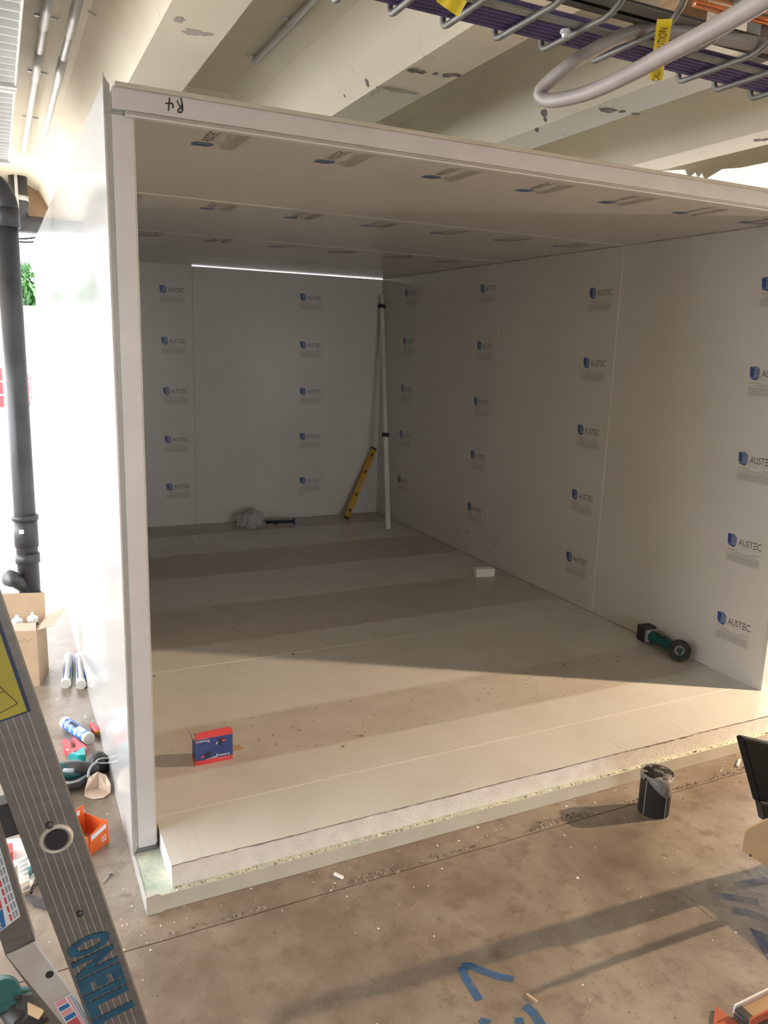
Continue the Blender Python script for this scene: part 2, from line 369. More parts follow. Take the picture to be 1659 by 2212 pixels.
def side_pt(px, py, k):      # point on the left-facing slope of rib k
    a = Vector((.41 + PITCH * k - RW, 0, SZ)); n = Vector((.25, 0, .125)).normalized(); d = ray(px, py); return CAM + d * ((a - CAM).dot(n) / d.dot(n)), n
for i, (x, y, k, rx, ry) in enumerate([(793, 178, 1, 4, 8), (816, 194, 1, 5, 6), (806, 203, 1, 5, 3), (1176, 243, 2, 6, 12), (1178, 258, 2, 3, 6), (1160, 280, 2, 4, 5), (745, 207, 1, 2, 3)]):
    c, n = side_pt(x, y, k); q = (c - CAM).length / FPX; uy = n.cross(Y).normalized()
    blob('chipped_patch', c - n * .002, Y, uy, rx * q * 2.0, ry * q * 1.2, 'chip', ce, 12, .5, 70 + i)
# white patch painted on the fourth rib, with a stepped edge
pts = [(1385, 371), (1480, 366), (1487, 385), (1502, 372), (1508, 384), (1516, 374), (1522, 388), (1560, 365), (1600, 362), (1659, 350), (1720, 340), (1720, 470), (1385, 470)]
prism('paint_patch', [at(x, y, 2, SZ - .002) for x, y in pts][::-1], -Z, .001, 'white_paint', ce)

# edge beam and far pipework seen past the left side
eb = box('edge_beam', -3.45, 9, 5.75, 6.05, at(60, 480, 1, 5.75).z, 2.96, 'raw_concrete'); tag(eb, kind='structure', label='bare brown concrete edge beam above the daylight opening')
wr = empty('unseen_wall_rear', (0, -7.1, GZ), kind='structure')  # unseen wall added behind the camera, its opening sized for frontal fill light
for a, c in ((-3.45, -.3), (1.7, 9)): box('unseen_wall_leaf', a, c, -7.2, -7, GZ, 2.96, 'unseen_wall_brick', wr)
box('unseen_wall_leaf', -.3, 1.7, -7.2, -7, 2.1, 2.96, 'unseen_wall_brick', wr)
wl_ = box('unseen_wall_left', -3.45, -3.25, -7, -1.0, GZ, 2.96, 'unseen_wall_brick'); tag(wl_, kind='structure')  # unseen wall added to hold back daylight from the left
wrr = box('unseen_wall_right', 8.0, 8.2, -7, 2.2, GZ, 2.96, 'unseen_wall_brick'); tag(wrr, kind='structure')  # unseen wall added to limit daylight from the right
bw = box('wall_boundary', -14, 14, 13.0, 13.25, GZ - .02, at(50, 660, 1, 13.0).z, 'outdoor_white'); tag(bw, kind='structure', label='white rendered boundary wall outside in glaring daylight')

# ---- printed maker's mark, shared mesh
def logo_mesh():
    V, F, MI = [], [], []
    def poly(p, k): F.append(tuple(range(len(V), len(V) + len(p)))); V.extend([(a, c, 0) for a, c in p]); MI.append(k)
    def put_text(body, x0, x1, y0, y1, k):
        v, f = text_geo(body); o = len(V); V.extend([(x0 + a * (x1 - x0), y0 + c * (y1 - y0), 0) for a, c in v])
        for g in f: F.append(tuple(q + o for q in g)); MI.append(k)
    poly([(0, 0), (.004, -.043), (.026, -.049), (.026, -.007)], 0)
    for j in range(4):
        a, c = -.008 - j * .0105, -.008 - (j + .82) * .0105
        poly([(.027, a), (.027, c), (.0555, c - .002), (.0565, a - .002)], 1)
    poly([(0, 0), (.026, -.0065), (.057, -.0095), (.034, .0035)], 1)
    poly([(.004, -.0445), (.026, -.0505), (.055, -.0515), (.040, -.062), (.012, -.055)], 0)
    put_text('AUST', .068, .150, -.046, -.013, 2)
    for j in range(3): poly([(.153, -.046 + j * .0137), (.153, -.0405 + j * .0137), (.171, -.0405 + j * .0137), (.171, -.046 + j * .0137)][::-1], 2)
    put_text('C', .174, .2, -.0465, -.0125, 2)
    put_text('P A N E L   S Y S T E M S', .068, .2, -.058, -.051, 3)
    def bar(x0, x1, y, h=.0035, k=3): poly([(x0, y), (x1, y), (x1, y + h), (x0, y + h)], k)
    bar(.006, .07, -.0765, .004); bar(.145, .198, -.0765, .004); bar(.03, .172, -.0865)
    for x0, x1, y0, y1 in ((0, .2, -.092, -.0905), (0, .2, -.134, -.1325), (0, .0015, -.134, -.0905), (.1985, .2, -.134, -.0905)): poly([(x0, y0), (x1, y0), (x1, y1), (x0, y1)], 3)
    r = random.Random(3)
    for j in range(5):
        x = .006
        while x < .19:
            l = r.uniform(.008, .024); bar(x, min(x + l, .194), -.1005 - j * .0072, .0042); x += l + .0022
    me = bpy.data.meshes.new('printed_logo'); me.from_pydata(V, [], F)
    for n in ('print_blue', 'print_blue_light', 'print_black', 'print_grey'): me.materials.append(MATS[n])
    for p, k in zip(me.polygons, MI): p.material_index = k
    return me
LOGO = logo_mesh()
def logo(parent, o, ux, uy):
    ux, uy = Vector(ux), Vector(uy); n = ux.cross(uy); o = Vector(o) + n * .0006
    ob = bpy.data.objects.new('printed_logo', LOGO); COL.objects.link(ob); ob.parent = parent
    ob.matrix_local = Matrix(((ux.x, uy.x, n.x, o.x), (ux.y, uy.y, n.y, o.y), (ux.z, uy.z, n.z, o.z), (0, 0, 0, 1)))

def E0(name, label): return empty(name, (0, 0, 0), label=label, kind='structure')
# left wall: outer face shiny, cap on its front edge
wl = E0('wall_left', 'white insulated panel wall standing left with glossy outer face')
ys = [0, 1.2, 2.4, 3.6, 4.41]
for a, c in zip(ys, ys[1:]):
    pnl = box('insulated_panel', -T, -.0005, a + (.0008 if a else 0), c - .0008, -.05, H, 'panel_skin', wl)
    box('outer_sheet', -T - .0022, -T - .0002, a + .0006, c - .0006, -.078, 2.235, 'outer_skin', wl)
box('end_cap', -.055, .0, -.012, -.0005, -.05, 2.152, 'white_trim', wl, .0015)
box('inner_lip', .0005, .0045, -.010, .022, -.045, 2.15, 'tray_lip', wl)
prism('corner_flange', [(-T - .005, -.004, -.078), (-T - .005, -.004, 2.255), (-T + .003, -.004, 2.236), (-T + .012, -.004, 2.225), (-T + .012, -.004, 2.16), (-.058, -.004, 2.10), (-.058, -.004, -.05), (-T, -.004, -.07)], -Y, .003, 'grey_trim', wl)
tube('flange_bead', [(-T - .004, -.009, -.07), (-T - .004, -.009, 2.24)], .0028, 'white_trim', wl, 8)
box('base_channel', -.062, .004, .004, 4.3, -.078, -.05, 'dark_channel', wl)
# back wall
wb = E0('wall_back', 'pale insulated panel back wall with rows of printed marks')
xs = [0, 1.111, 2.309, W]
for i, (a, c) in enumerate(zip(xs, xs[1:])):
    top = H - (.0005, .0055, .006)[i]
    pnl = box('insulated_panel', a + (.0012 if i else -.06), c - (.0012 if i < 2 else -.08), D, D + .075, -.0778, top, 'panel_skin', wb)
    if i < 2:
        x0 = .847 if i == 0 else 2.044
        for z in (1.99, 1.582, 1.175, .771, .368): logo(pnl, (x0 + (1.99 - z) * .008, D, z), X, Z)
box('seam_strip', xs[1] - .0022, xs[1] + .0022, D + .003, D + .006, .002, H - .03, 'chip', wb)
box('seam_strip', xs[2] - .0015, xs[2] + .0015, D - .0012, D + .003, .01, H - .03, 'seam_white', wb)
# right wall
wrt = E0('wall_right', 'pale insulated panel right wall with four columns of printed marks')
for i, (a, c) in enumerate(zip([0, 1.206, 2.41, 3.61], [1.206, 2.41, 3.61, D])):
    pnl = box('insulated_panel', W, W + .075, a + .0004, c - .0004 if i < 3 else D - .0005, -.0778, H - .0005, 'panel_skin', wrt)
    y0, z0 = ((.268, 1.93), (1.468, 1.94), (2.674, 2.025), (3.876, 2.045))[i]
    for k in range(5):
        logo(pnl, (W, y0 + k * .0045, z0 - k * .405), -Y, Z)
    if i: box('seam_strip', W - .0012, W + .004, a - (.0025 if i == 1 else .001), a + (.0025 if i == 1 else .001), .004, H - .006, 'seam_white' if i == 1 else 'panel_skin', wrt)
    if i == 2:
        pass
box('end_cap', W + .006, W + .075, -.012, -.0005, -.003, H, 'white_trim', wrt, .0015)
box('inner_lip', W + .0005, W + .0055, -.008, .0, -.003, H, 'tray_lip', wrt)
tube('joint_shadow_line', [(W - .0005, .02, H - .0008), (W - .0005, D - .01, H - .0008)], .0028, 'skin_edge', wrt, 6)  # dark strips paint the shadow in the ceiling and floor joints
tube('joint_shadow_line', [(W - .0005, .3, .0008), (W - .0005, D - .01, .0008)], .0025, 'skin_edge', wrt, 6)
for x, y in ((1367, 537), (1355, 1252), (1508, 640)):
    c = at(x, y, 0, W - .001); lathe('sealed_screw', c, -X, [(.008, 0), (.007, .003), (.002, .005)], 'chip_grey' if y > 1000 else 'stain', wrt, 12)
# ceiling panels
cc = E0('cold_room_ceiling', 'pale insulated ceiling panels with printed marks and white front fascia')
for i, (a, c) in enumerate(zip([-.0, 1.2, 2.4, 3.6], [1.2, 2.4, 3.6, 4.43])):
    pnl = box('insulated_panel', -.045, W + .075, a + .0008, c - .0008, H, H + .068, 'panel_skin', cc)
    if i < 3:
        for k in range(7):
            x0 = (.212, .105, .0)[i] + .409 * k
            if .02 < x0 < 2.75: logo(pnl, (x0 + .0, a + .245 + .009 * k, H), -Y, -X)
    if i: box('seam_strip', .002, W - .002, a - .0022, a + .0022, H - .001, H + .003, 'seam_white', cc)
box('fascia', -.052, W + .078, -.020, -.001, 2.1655, 2.219, 'white_trim', cc, .0012)
box('fascia_top_lip', -.045, W + .078, -.028, -.001, 2.2192, 2.231, 'grey_trim', cc, .001)
box('fascia_groove', -.02, W + .078, -.012, -.001, 2.1545, 2.1653, 'grey_trim', cc)
box('fascia_lower_lip', -.02, W + .078, -.026, -.001, 2.1485, 2.1543, 'white_trim', cc, .001)
FY = -.0208
def fz(x, y): return at(200 + x * .15672, 160 + y * .15672, 1, FY)
mk = [[(1062, 325), (1056, 400), (1046, 505)], [(1000, 402), (1060, 404), (1106, 412), (1108, 474)],
      [(1163, 360), (1190, 420), (1238, 490)], [(1214, 326), (1230, 380), (1240, 450), (1240, 500), (1215, 528), (1185, 520), (1180, 495), (1200, 475), (1225, 440), (1245, 415)]]
strips('marker_writing', [smooth_path([fz(*q) for q in L], 4) for L in mk], .0038, Y, 'marker', cc)
# floor panels on a tray
cf = E0('cold_room_floor', 'insulated floor panels with white foam edge on a pale base tray')
fy = [-.21, .063, 1.257, 2.45, 3.645, D]
for i, (a, c) in enumerate(zip(fy, fy[1:])):
    x0, x1 = (.012, W + .07) if i == 0 else (.0, W - .0002)
    if i == 0:
        box('foam_core', x0 + .001, x1, a + .002, c - .0008, -.0775, -.0016, 'foam', cf)
        # skin with a ragged cut front edge
        n = 160; vs = []; r = random.Random(4)
        for k in range(n + 1):
            x = x0 + (x1 - x0) * k / n; yj = a + r.uniform(-.0012, .001) + .001 * math.sin(k * .21); zj = r.uniform(-.0006, .0006)
            vs += [(x, yj, zj), (x, yj, -.0028 + r.uniform(-.002, .0008)), (x, c - .001, 0)]
        fs = []; mi = []
        for k in range(n):
            p, q = 3 * k, 3 * k + 3; fs += [(p, q, q + 2, p + 2), (p + 1, q + 1, q, p)]; mi += [0, 1]
        raw('floor_skin', vs, fs, ['floor_skin', 'skin_edge'], cf, mi=mi)
    else: box('insulated_panel', x0, x1, a + .0005, c - (.0005 if i < 4 else .0002), -.0775, 0, 'floor_skin', cf)
    if i: box('seam_strip', .02, W - .01, a - .0018, a + .0018, -.003, .0009, 'seam_white' if i < 3 else 'tray_lip', cf)
for x, y in ((333, 1461), (632, 1413)): lathe('screw_head', G(x, y, 0), Z, [(.007, 0), (.0065, .003), (.003, .0045)], 'dark_channel', cf, 10)
box('tray_slab', -.066, W + .09, -.2285, 4.40, GZ, -.0782, 'tray_base', cf)
box('tray_lip', -.02, W + .09, -.2315, -.2287, GZ + .001, -.0775, 'tray_lip', cf)
prism('tray_lip_tab', [(-.068, -.235, GZ + .001), (-.018, -.235, GZ + .001), (-.018, -.235, -.0785), (-.036, -.235, -.066), (-.068, -.235, -.070)], Y, .003, 'tray_lip', cf)
bm = bmesh.new(); bm_box(bm, (-.0675, 2.09, -.1045), X, Y, Z, .0012, 2.32, .028); from_bm('tray_side', bm, 'outer_skin', cf)

# ================================================================== OVERHEAD SERVICES
def ztube(name, p0, p1, r, m, parent=None, n=12): return tube(name, [p0, p1], r, m, parent, n)
bt = empty('cable_basket', (.7, -1.23, 2.1), 'galvanised wire basket cable tray hung below the ribbed ceiling', 'cable tray')
YF, YN, BZ, RR = -1.085, -1.325, 2.1, .0055
for x in [-.455, -.355, -.255, -.155, -.055, .045, .145, .245, .345, .45, .55, .665, .775, .885, .985, 1.09, 1.19, 1.29, 1.39, 1.49, 1.59, 1.69]:
    pts = [(x, YF - .006, BZ + .028)] + [(x, YF - .006 - .014 * (1 - math.cos(a)), BZ + .014 - .014 * math.sin(a)) for a in [0, .5, 1.0, 1.57]]
    pts += [(x, YN + .065 - .065 * math.sin(a), BZ + .065 - .065 * math.cos(a)) for a in [0, .3, .6, .9, 1.2, 1.57]] + [(x, YN, BZ + .16)]
    tube('cross_wire', pts, RR, 'galv', bt, 8)
for y, z in ((YN + .011, BZ + .055), (YN + .011, BZ + .10), (YN + .011, BZ + .155)):
    tube('long_wire', [(-.5, y, z), (1.8, y, z)], .0052, 'galv', bt, 8)
box('spine_strip', -.5, 1.8, -1.209, -1.189, BZ + .0058, BZ + .010, 'galv_flat', bt)
lathe('clamp_bolt', at(1221, 73, 2, BZ - .006), -Z, [(.009, -.006), (.009, 0), (.006, .001), (.005, .006)], 'galv_bright', bt, 6, False)
lab = 'purple data cable lying along the far side of the wire basket'
k = 0
for y, z in [(-1.1095, .004), (-1.1225, 0), (-1.1355, 0), (-1.1485, 0), (-1.1615, 0), (-1.1745, 0), (-1.1045, .017), (-1.1175, .0155), (-1.131, .0115), (-1.144, .0115), (-1.157, .0115), (-1.170, .0115), (-1.183, .0115)]:
    r = random.Random(k); pts = [(-.5 + .115 * i, y + r.uniform(-.0003, .0003), BZ + .0122 + z) for i in range(21)]
    tag(tube('data_cable', pts, .0062, 'purple_cable', None, 8), lab, 'cable', 'purple cables in the wire basket'); k += 1
for j, (y, z) in enumerate([(-1.2195, .0365), (-1.2345, .0365), (-1.2495, .0365)]):
    r = random.Random(30 + j); pts = [(-.5 + .115 * i, y + r.uniform(-.0004, .0004), BZ + z) for i in range(21)]
    tag(tube('power_cable', pts, .0070, 'black_cable', None, 8), 'black power cable lying along the middle of the wire basket', 'cable', 'black cables in the wire basket')
for i, (y0, y1) in enumerate(((-1.228, -1.2135), (-1.272, -1.244))):
    bx = box('metal_strip', -.5, 1.8, y0, y1, BZ + .0258, BZ + .0285, 'galv'); tag(bx, ('narrow', 'wide')[i] + ' flat grey metal strip lying along the inside of the wire basket', 'metal strip')

# flexible conduit loop
hp = [(1800, 128, 2.120), (1659, 100, 2.119), (1500, 72, 2.119), (1400, 66, 2.1185), (1352, 75, 2.108), (1310, 93, 2.092), (1262, 120, 2.070), (1228, 142, 2.052), (1180, 182, 2.030), (1167, 204, 2.015), (1190, 217, 2.0), (1262, 203, 1.99), (1350, 165, 1.983), (1450, 111, 1.975), (1560, 52, 1.968), (1659, -6, 1.96), (1760, -70, 1.95)]
path = smooth_path([at(x, y, 2, z) for x, y, z in hp], 26)
L = [0]
for a, c in zip(path, path[1:]): L.append(L[-1] + (c - a).length)
fine = []; step = .0032; j = 0; s = 0
while s < L[-1]:
    while L[j + 1] < s: j += 1
    t = (s - L[j]) / (L[j + 1] - L[j]); fine.append(path[j].lerp(path[j + 1], t)); s += step
ho = tube('flexible_conduit', fine, [.0118 + (.0006 if i % 2 else -.0004) for i in range(len(fine))], 'grey_hose', None, 14)
tag(ho, 'grey corrugated flexible conduit looping below the wire basket', 'conduit')
# caution tape tied round the basket
def tape_piece(name, a, c, wd, label, txt):
    A, C2 = at(*a), at(*c); d = (C2 - A); ln = d.length; d.normalize(); n = (CAM - (A + C2) / 2).normalized(); s = d.cross(n).normalized(); n = s.cross(d)
    r = random.Random(5); vs = []; fs = []; nn = 10
    for i in range(nn + 1):
        p = A + d * (ln * i / nn) + n * (.004 * math.sin(i * .9)); vs += [p - s * wd / 2, p + s * wd / 2, p + s * wd / 2 - n * .0006, p - s * wd / 2 - n * .0006]
    for i in range(nn):
        for q in range(4): fs.append((4 * i + q, 4 * i + (q + 1) % 4, 4 * i + 4 + (q + 1) % 4, 4 * i + 4 + q))
    fs += [(3, 2, 1, 0), (4 * nn, 4 * nn + 1, 4 * nn + 2, 4 * nn + 3)]
    o = raw(name, vs, fs, 'yellow_tape'); tag(o, label, 'tape')
    if txt: text('tape_lettering', txt, C2 - d * .004 + n * .0052 + s * wd * (-.28), -d, s, ln * .92, wd * .55, 'marker', o)
    return o
def mid(x, y, z): return (x, y, 2, z)
tape_piece('caution_tape', mid(1436, 42, 2.088), mid(1417, 171, 2.088), .0235, 'yellow tape with black lettering tied round the basket beside the conduit', 'CAUTION  CAUTION')
tape_piece('caution_tape', mid(952, -14, 2.088), mid(998, 19, 2.088), .024, 'scrap of yellow tape on the basket above the purple cables', None)
# copper pipes, timber block, hanger
for k, (y0, lab) in enumerate(((0, 'upper bare copper pipe at the top right behind the conduit'), (26, 'lower bare copper pipe at the top right behind the conduit'))):
    tag(tube('copper_pipe', [at(1500, -20 + y0, 2, 2.30), at(1780, 52 + y0, 2, 2.30)], .0085, 'copper', None, 12), lab, 'pipe')
c = at(1478, 12, 2, 2.34); tb = obox('timber_block', c, X, Y, Z, .085, .06, .16, 'timber', None, .003); tag(tb, 'brown timber packer above the wire basket', 'timber')
hg = empty('strut_hanger', (at(1640, 62, 2, 2.3)), 'grey steel strut hanger at the right end of the basket', 'bracket')
c = at(1642, 60, 2, 2.3); obox('strut', c + Z * .15, X, Y, Z, .041, .041, .42, 'galv', hg, .003); obox('foot_plate', c - Z * .06, X, Y, Z, .07, .06, .006, 'galv', hg)

# short conduit in the second coffer and long conduits on the left coffer
def conduit(name, p0, p1, r, label, joints, parent=None):
    e = empty(name, p0, label, 'conduit'); tube('pipe', [p0, p1], r, 'galv_bright', e, 14)
    p0, p1 = Vector(p0), Vector(p1)
    for t in joints:
        c = p0.lerp(p1, t); d = (p1 - p0).normalized(); tube('coupling', [c - d * .03, c + d * .03], r * 1.18, 'galv_bright', e, 14)
    return e
a, c = at(548, 132, 2, 2.875), at(720, -30, 2, 2.875)
xm = (a.x + c.x) / 2; sc_ = empty('steel_conduit', (xm, a.y, 2.875), 'short grey steel conduit with saddle clips in the ribbed ceiling', 'conduit')
tube('pipe', [(xm, a.y, 2.883), (xm, -1.5, 2.883)], .013, 'galv_bright', sc_, 14)
for y in (a.y + .01, at(627, 55, 2, 2.875).y):
    tube('saddle', [(xm, y - .01, 2.883), (xm, y + .012, 2.883)], .0175, 'galv_bright', sc_, 14)
    box('saddle_ear', xm - .05, xm - .014, y - .009, y + .009, 2.893, 2.898, 'galv_bright', sc_); lathe('screw', (xm - .036, y, 2.894), -Z, [(.006, 0), (.004, .006)], 'galv_bright', sc_, 8)
def long_cond(x, lab, jy):
    e = empty('steel_conduit', (x, 1.5, 2.875), lab, 'conduit'); tube('pipe', [(x, -1.0, 2.872), (x, 4.6, 2.872)], .0165, 'galv_bright', e, 16)
    for y in jy: tube('coupling', [(x, y - .45, 2.872), (x, y, 2.872)], .0205, 'galv_bright', e, 16); 
    return e
long_cond(-.097, 'left of two long silver conduits on the bright ceiling', (1.66, 2.46)); long_cond(.009, 'right of two long silver conduits on the bright ceiling', (1.70, 2.50))
for i, y in enumerate((1.62, 2.43, 3.4)):
    e = empty('perforated_strap', (-.045, y, 2.885), ('near', 'middle', 'far')[i] + ' perforated metal strap clipping the two silver conduits', 'strap')
    box('band', -.135, .045, y - .009, y + .009, 2.8945, 2.897, 'galv_bright', e)
    for x in (-.06, -.045, -.03): lathe('hole', (x, y, 2.8944), -Z, [(.0055, 0), (.0055, .0006)], 'marker', e, 10, False)
# louvred light fittings at the far left
def louvre(y0, y1, lab):
    e = empty('louvred_light', (-.45, (y0 + y1) / 2, 2.5), lab, 'light')
    box('tray', -.70, -.238, y0, y1, 2.552, 2.56, 'dark_channel', e)  # tray coloured dark to paint the shadow in the gaps between slats
    box('side_rail', -.244, -.238, y0, y1, 2.497, 2.552, 'white_paint', e); box('side_rail', -.70, -.694, y0, y1, 2.497, 2.552, 'white_paint', e)
    box('end_plate', -.70, -.236, y1 - .002, y1 + .035, 2.49, 2.552, 'white_post', e); box('end_plate', -.70, -.236, y0 - .035, y0 + .002, 2.49, 2.552, 'white_post', e)
    y = y0 + .05
    while y < y1 - .02:
        obox('louvre_slat', (-.469, y, 2.516), X, Y, Z, .45, .005, .03, 'white_plastic', e); y += .075
    tube('lamp_tube', [(-.469, y0 + .02, 2.54), (-.469, y1 - .02, 2.54)], .008, 'white_plastic', e, 10)
louvre(-.3, 1.2, 'nearer louvred ceiling light fitting at the left edge'); louvre(1.28, 2.72, 'farther louvred ceiling light fitting at the left edge')
for i, (x, y) in enumerate(((218, 28), (170, 215))):
    c = at(x, y, 2, 2.83); pts = [c + Vector((-.05 + .02 * k, 0, -.012 * math.sin(k * 1.1))) for k in range(6)]
    tag(tube('wire_tail', smooth_path(pts, 4), .004, 'white_post', None, 8), ('upper', 'lower')[i] + ' short curled wire hanging beside the left ceiling rib', 'wire')

# ================================================================== INSIDE THE COLD ROOM
# angle grinder
p1, p2 = G(1466, 1428, 0), G(1400, 1389, 0); d = (p1 - p2); d.z = 0; L0 = d.length; d.normalize(); s = Vector((d.y, -d.x, 0))
if s.dot(CAM - p1) < 0: s = -s
s = ((CAM - p1).normalized() + s * .5 + Z * .12).normalized()
gr = empty('angle_grinder', (p1.x, p1.y, 0), 'teal and black cordless angle grinder lying by the right wall', 'grinder')
a = p2 + Z * .05; e = p1 + Z * .056 - s * .02
lathe('body', a, e - a, [(.024, 0), (.031, .01), (.032, .05), (.030, .12), (.031, .2), (.034, .24), (.03, .28)], 'teal', gr, 16)
sb_ = Z.cross(d)
obox('battery', a - d * .028 + Z * .002, d, sb_, Z, .062, .078, .085, 'rubber', gr, .008)
obox('collar', a + d * .018, d, sb_, Z, .02, .068, .07, 'grey_plastic', gr, .006)
obox('switch', a + d * .10 + Z * .031, d, sb_, Z, .07, .02, .008, 'rubber', gr, .003)
gh = p1 + Z * .058
lathe('gear_head', gh - s * .045, s, [(.02, 0), (.031, .006), (.033, .03), (.02, .046)], 'rubber', gr, 18)
lathe('guard', gh - s * .01, s, [(.055, 0), (.056, .004), (.03, .006)], 'rubber', gr, 24)
dk = lathe('cutting_disc', gh + s * .004, s, [(.0575, 0), (.0575, .004), (.025, .0045)], 'abrasive', gr, 32)
lathe('disc_label', gh + s * .0087, s, [(.026, 0), (.026, .0006)], 'dark_channel', dk, 24); lathe('flange_nut', gh + s * .0094, s, [(.017, 0), (.015, .006), (.006, .007), (.006, .012)], 'rubber', gr, 14)
tube('side_arm', [a + d * .03 + Z * .03, a + d * .07 + Z * .04, a + d * .13 + Z * .035], .003, 'galv', gr, 8)

# blue and red anchor box standing upside down
b0, b1 = G(422, 1655, 0), G(503, 1639, 0); ux = (b1 - b0); bw_ = ux.length; ux.normalize(); uy = Vector((-ux.y, ux.x, 0)); hb = .137; dp = .05
pb_ = empty('anchor_box', (b0 + b1) / 2, 'opened blue and red cardboard box standing on the panel floor', 'box')
def bp_(x, y, z): return b0 + ux * x + uy * y + Z * z
rc = .012
prism('front_panel', [bp_(0, 0, .0), bp_(bw_, 0, .0), bp_(bw_, 0, hb - rc * 1.5), bp_(bw_ - rc * .4, 0, hb - rc * .5), bp_(bw_ - rc * 1.4, 0, hb), bp_(.012, 0, hb - .004), bp_(0, 0, hb - .018)], uy, .0012, 'box_blue', pb_)
prism('side_panel', [bp_(0, .0012, 0), bp_(0, dp, 0), bp_(0, dp, .085), bp_(0, .0012, .085)], ux, .0012, 'box_blue', pb_)
prism('side_panel', [bp_(bw_ - .0012, .0012, 0), bp_(bw_ - .0012, dp, 0), bp_(bw_ - .0012, dp, .085), bp_(bw_ - .0012, .0012, .085)], ux, .0012, 'cardboard', pb_)
prism('back_panel', [bp_(.0013, dp - .0012, 0), bp_(bw_ - .0013, dp - .0012, 0), bp_(bw_ - .0013, dp - .0012, .085), bp_(.0013, dp - .0012, .085)], uy, .0012, 'cardboard', pb_)
prism('bottom_panel', [bp_(.0013, .0013, .0002), bp_(bw_ - .0013, .0013, .0002), bp_(bw_ - .0013, dp - .0013, .0002), bp_(.0013, dp - .0013, .0002)], Z, .001, 'cardboard', pb_)
prism('end_flap', [bp_(-.0002, .004, .086), bp_(-.0002, dp - .004, .086), bp_(-.014, dp - .01, .13), bp_(-.014, .01, .13)], ux, .001, 'box_blue', pb_)
prism('back_flap', [bp_(bw_ + .002, dp + .002, .0004), bp_(bw_ + .06, dp + .004, .0004), bp_(bw_ + .052, dp + .048, .0004), bp_(bw_ + .002, dp + .05, .0004)], Z, .0012, 'cardboard', pb_)
prism('red_band', [bp_(0.0002, -.0006, hb - .032), bp_(bw_ - .0002, -.0006, hb - .032), bp_(bw_ - .0002, -.0006, hb - rc * 1.5), bp_(bw_ - rc * .4, -.0006, hb - rc * .5), bp_(bw_ - rc * 1.4, -.0006, hb), bp_(.012, -.0006, hb - .004), bp_(.0002, -.0006, hb - .018)], uy, .0004, 'box_red', pb_)
prism('red_band', [bp_(0.0002, -.0006, .0004), bp_(bw_ - .0002, -.0006, .0004), bp_(bw_ - .0002, -.0006, .018), bp_(.0002, -.0006, .018)], uy, .0004, 'box_red', pb_)
prism('red_band', [bp_(-.0006, .0002, .0004), bp_(-.0006, dp, .0004), bp_(-.0006, dp, .018), bp_(-.0006, .0002, .018)], ux, .0004, 'box_red', pb_)
text('lettering', 'Powers', bp_(bw_ * .38, -.0009, hb - .036), -ux, -Z, bw_ * .35, .013, 'sticker_white', pb_)
text('lettering', 'FASTENERS', bp_(bw_ * .36, -.0009, hb - .028), -ux, -Z, bw_ * .32, .004, 'sticker_pink', pb_)
text('lettering', 'Powers', bp_(bw_ * .56, -.0009, .022), ux, Z, bw_ * .35, .012, 'sticker_white', pb_)
text('lettering', 'FASTENERS', bp_(bw_ * .60, -.0012, .012), ux, Z, bw_ * .3, .004, 'sticker_pink', pb_)
raw('white_flash', [bp_(bw_ * .26, -.0009, .02), bp_(bw_ * .58, -.0009, .021), bp_(bw_ * .58, -.0009, .026)], [(0, 1, 2)], 'sticker_white', pb_)
def star(cx, cz, r, flip, nm):
    p = [bp_(cx + (r if k % 2 == 0 else r * .42) * math.sin(k * math.pi / 5), -.0009, cz + flip * (r if k % 2 == 0 else r * .42) * math.cos(k * math.pi / 5)) for k in range(10)]
    raw('star', p, [tuple(range(10))], 'box_star', pb_)
star(bw_ * .66, hb * .60, .022, -1, 'a'); star(bw_ * .33, hb * .27, .021, 1, 'b')
raw('arrow', [bp_(bw_ * .72, -.001, hb * .66), bp_(bw_ * .72, -.001, hb * .57), bp_(bw_ * .84, -.001, hb * .615)], [(0, 1, 2)], 'box_red', pb_)
raw('arrow', [bp_(bw_ * .23, -.001, hb * .29), bp_(bw_ * .23, -.001, hb * .20), bp_(bw_ * .12, -.001, hb * .235)], [(0, 1, 2)], 'box_red', pb_)
raw('screw_picture', [bp_(bw_ * .54, -.001, hb * .545), bp_(bw_ * .56, -.001, hb * .53), bp_(bw_ * .61, -.001, hb * .60), bp_(bw_ * .59, -.001, hb * .615)], [(0, 1, 2, 3)], 'sticker_white', pb_)

# yellow spirit level, leaning post, offcut, bag with tool
q0 = G(748, 1121, 0); q1 = at(808, 968, 1, D - .02); ax = (q1 - q0); ln = ax.length; ax.normalize(); sx = ax.cross(Y).normalized(); sy = sx.cross(ax)
lv = empty('spirit_level', q0, 'yellow spirit level leaning on the back wall beside the white post', 'level')
obox('body', q0 + ax * ln / 2, sx, sy, ax, .052, .022, ln - .03, 'level_yellow', lv, .002)
for t in (.012, ln - .008): obox('end_cap', q0 + ax * t, sx, sy, ax, .055, .025, .016, 'rubber', lv, .002)
for t in (.12, .34, .66, .9): obox('vial_window', q0 + ax * (ln * t) - sy * .0115 * (1 if sy.y > 0 else -1), sx, sy, ax, .016, .002, .03, 'rubber', lv)
obox('grip_slot', q0 + ax * (ln * .5), sx, sy, ax, .022, .0235, .09, 'tan_board', lv, .002)
q0 = G(838, 1143, 0); q1 = Vector((W - .018, D - .018, 2.06)); ax = (q1 - q0); ln = ax.length; ax.normalize(); sx = ax.cross(Y).normalized(); sy = sx.cross(ax)
po = empty('white_post', q0, 'slim white post leaning into the far corner of the room', 'post')
obox('lower_length', q0 + ax * (ln * .20), sx, sy, ax, .042, .022, ln * .40, 'white_post', po, .002)
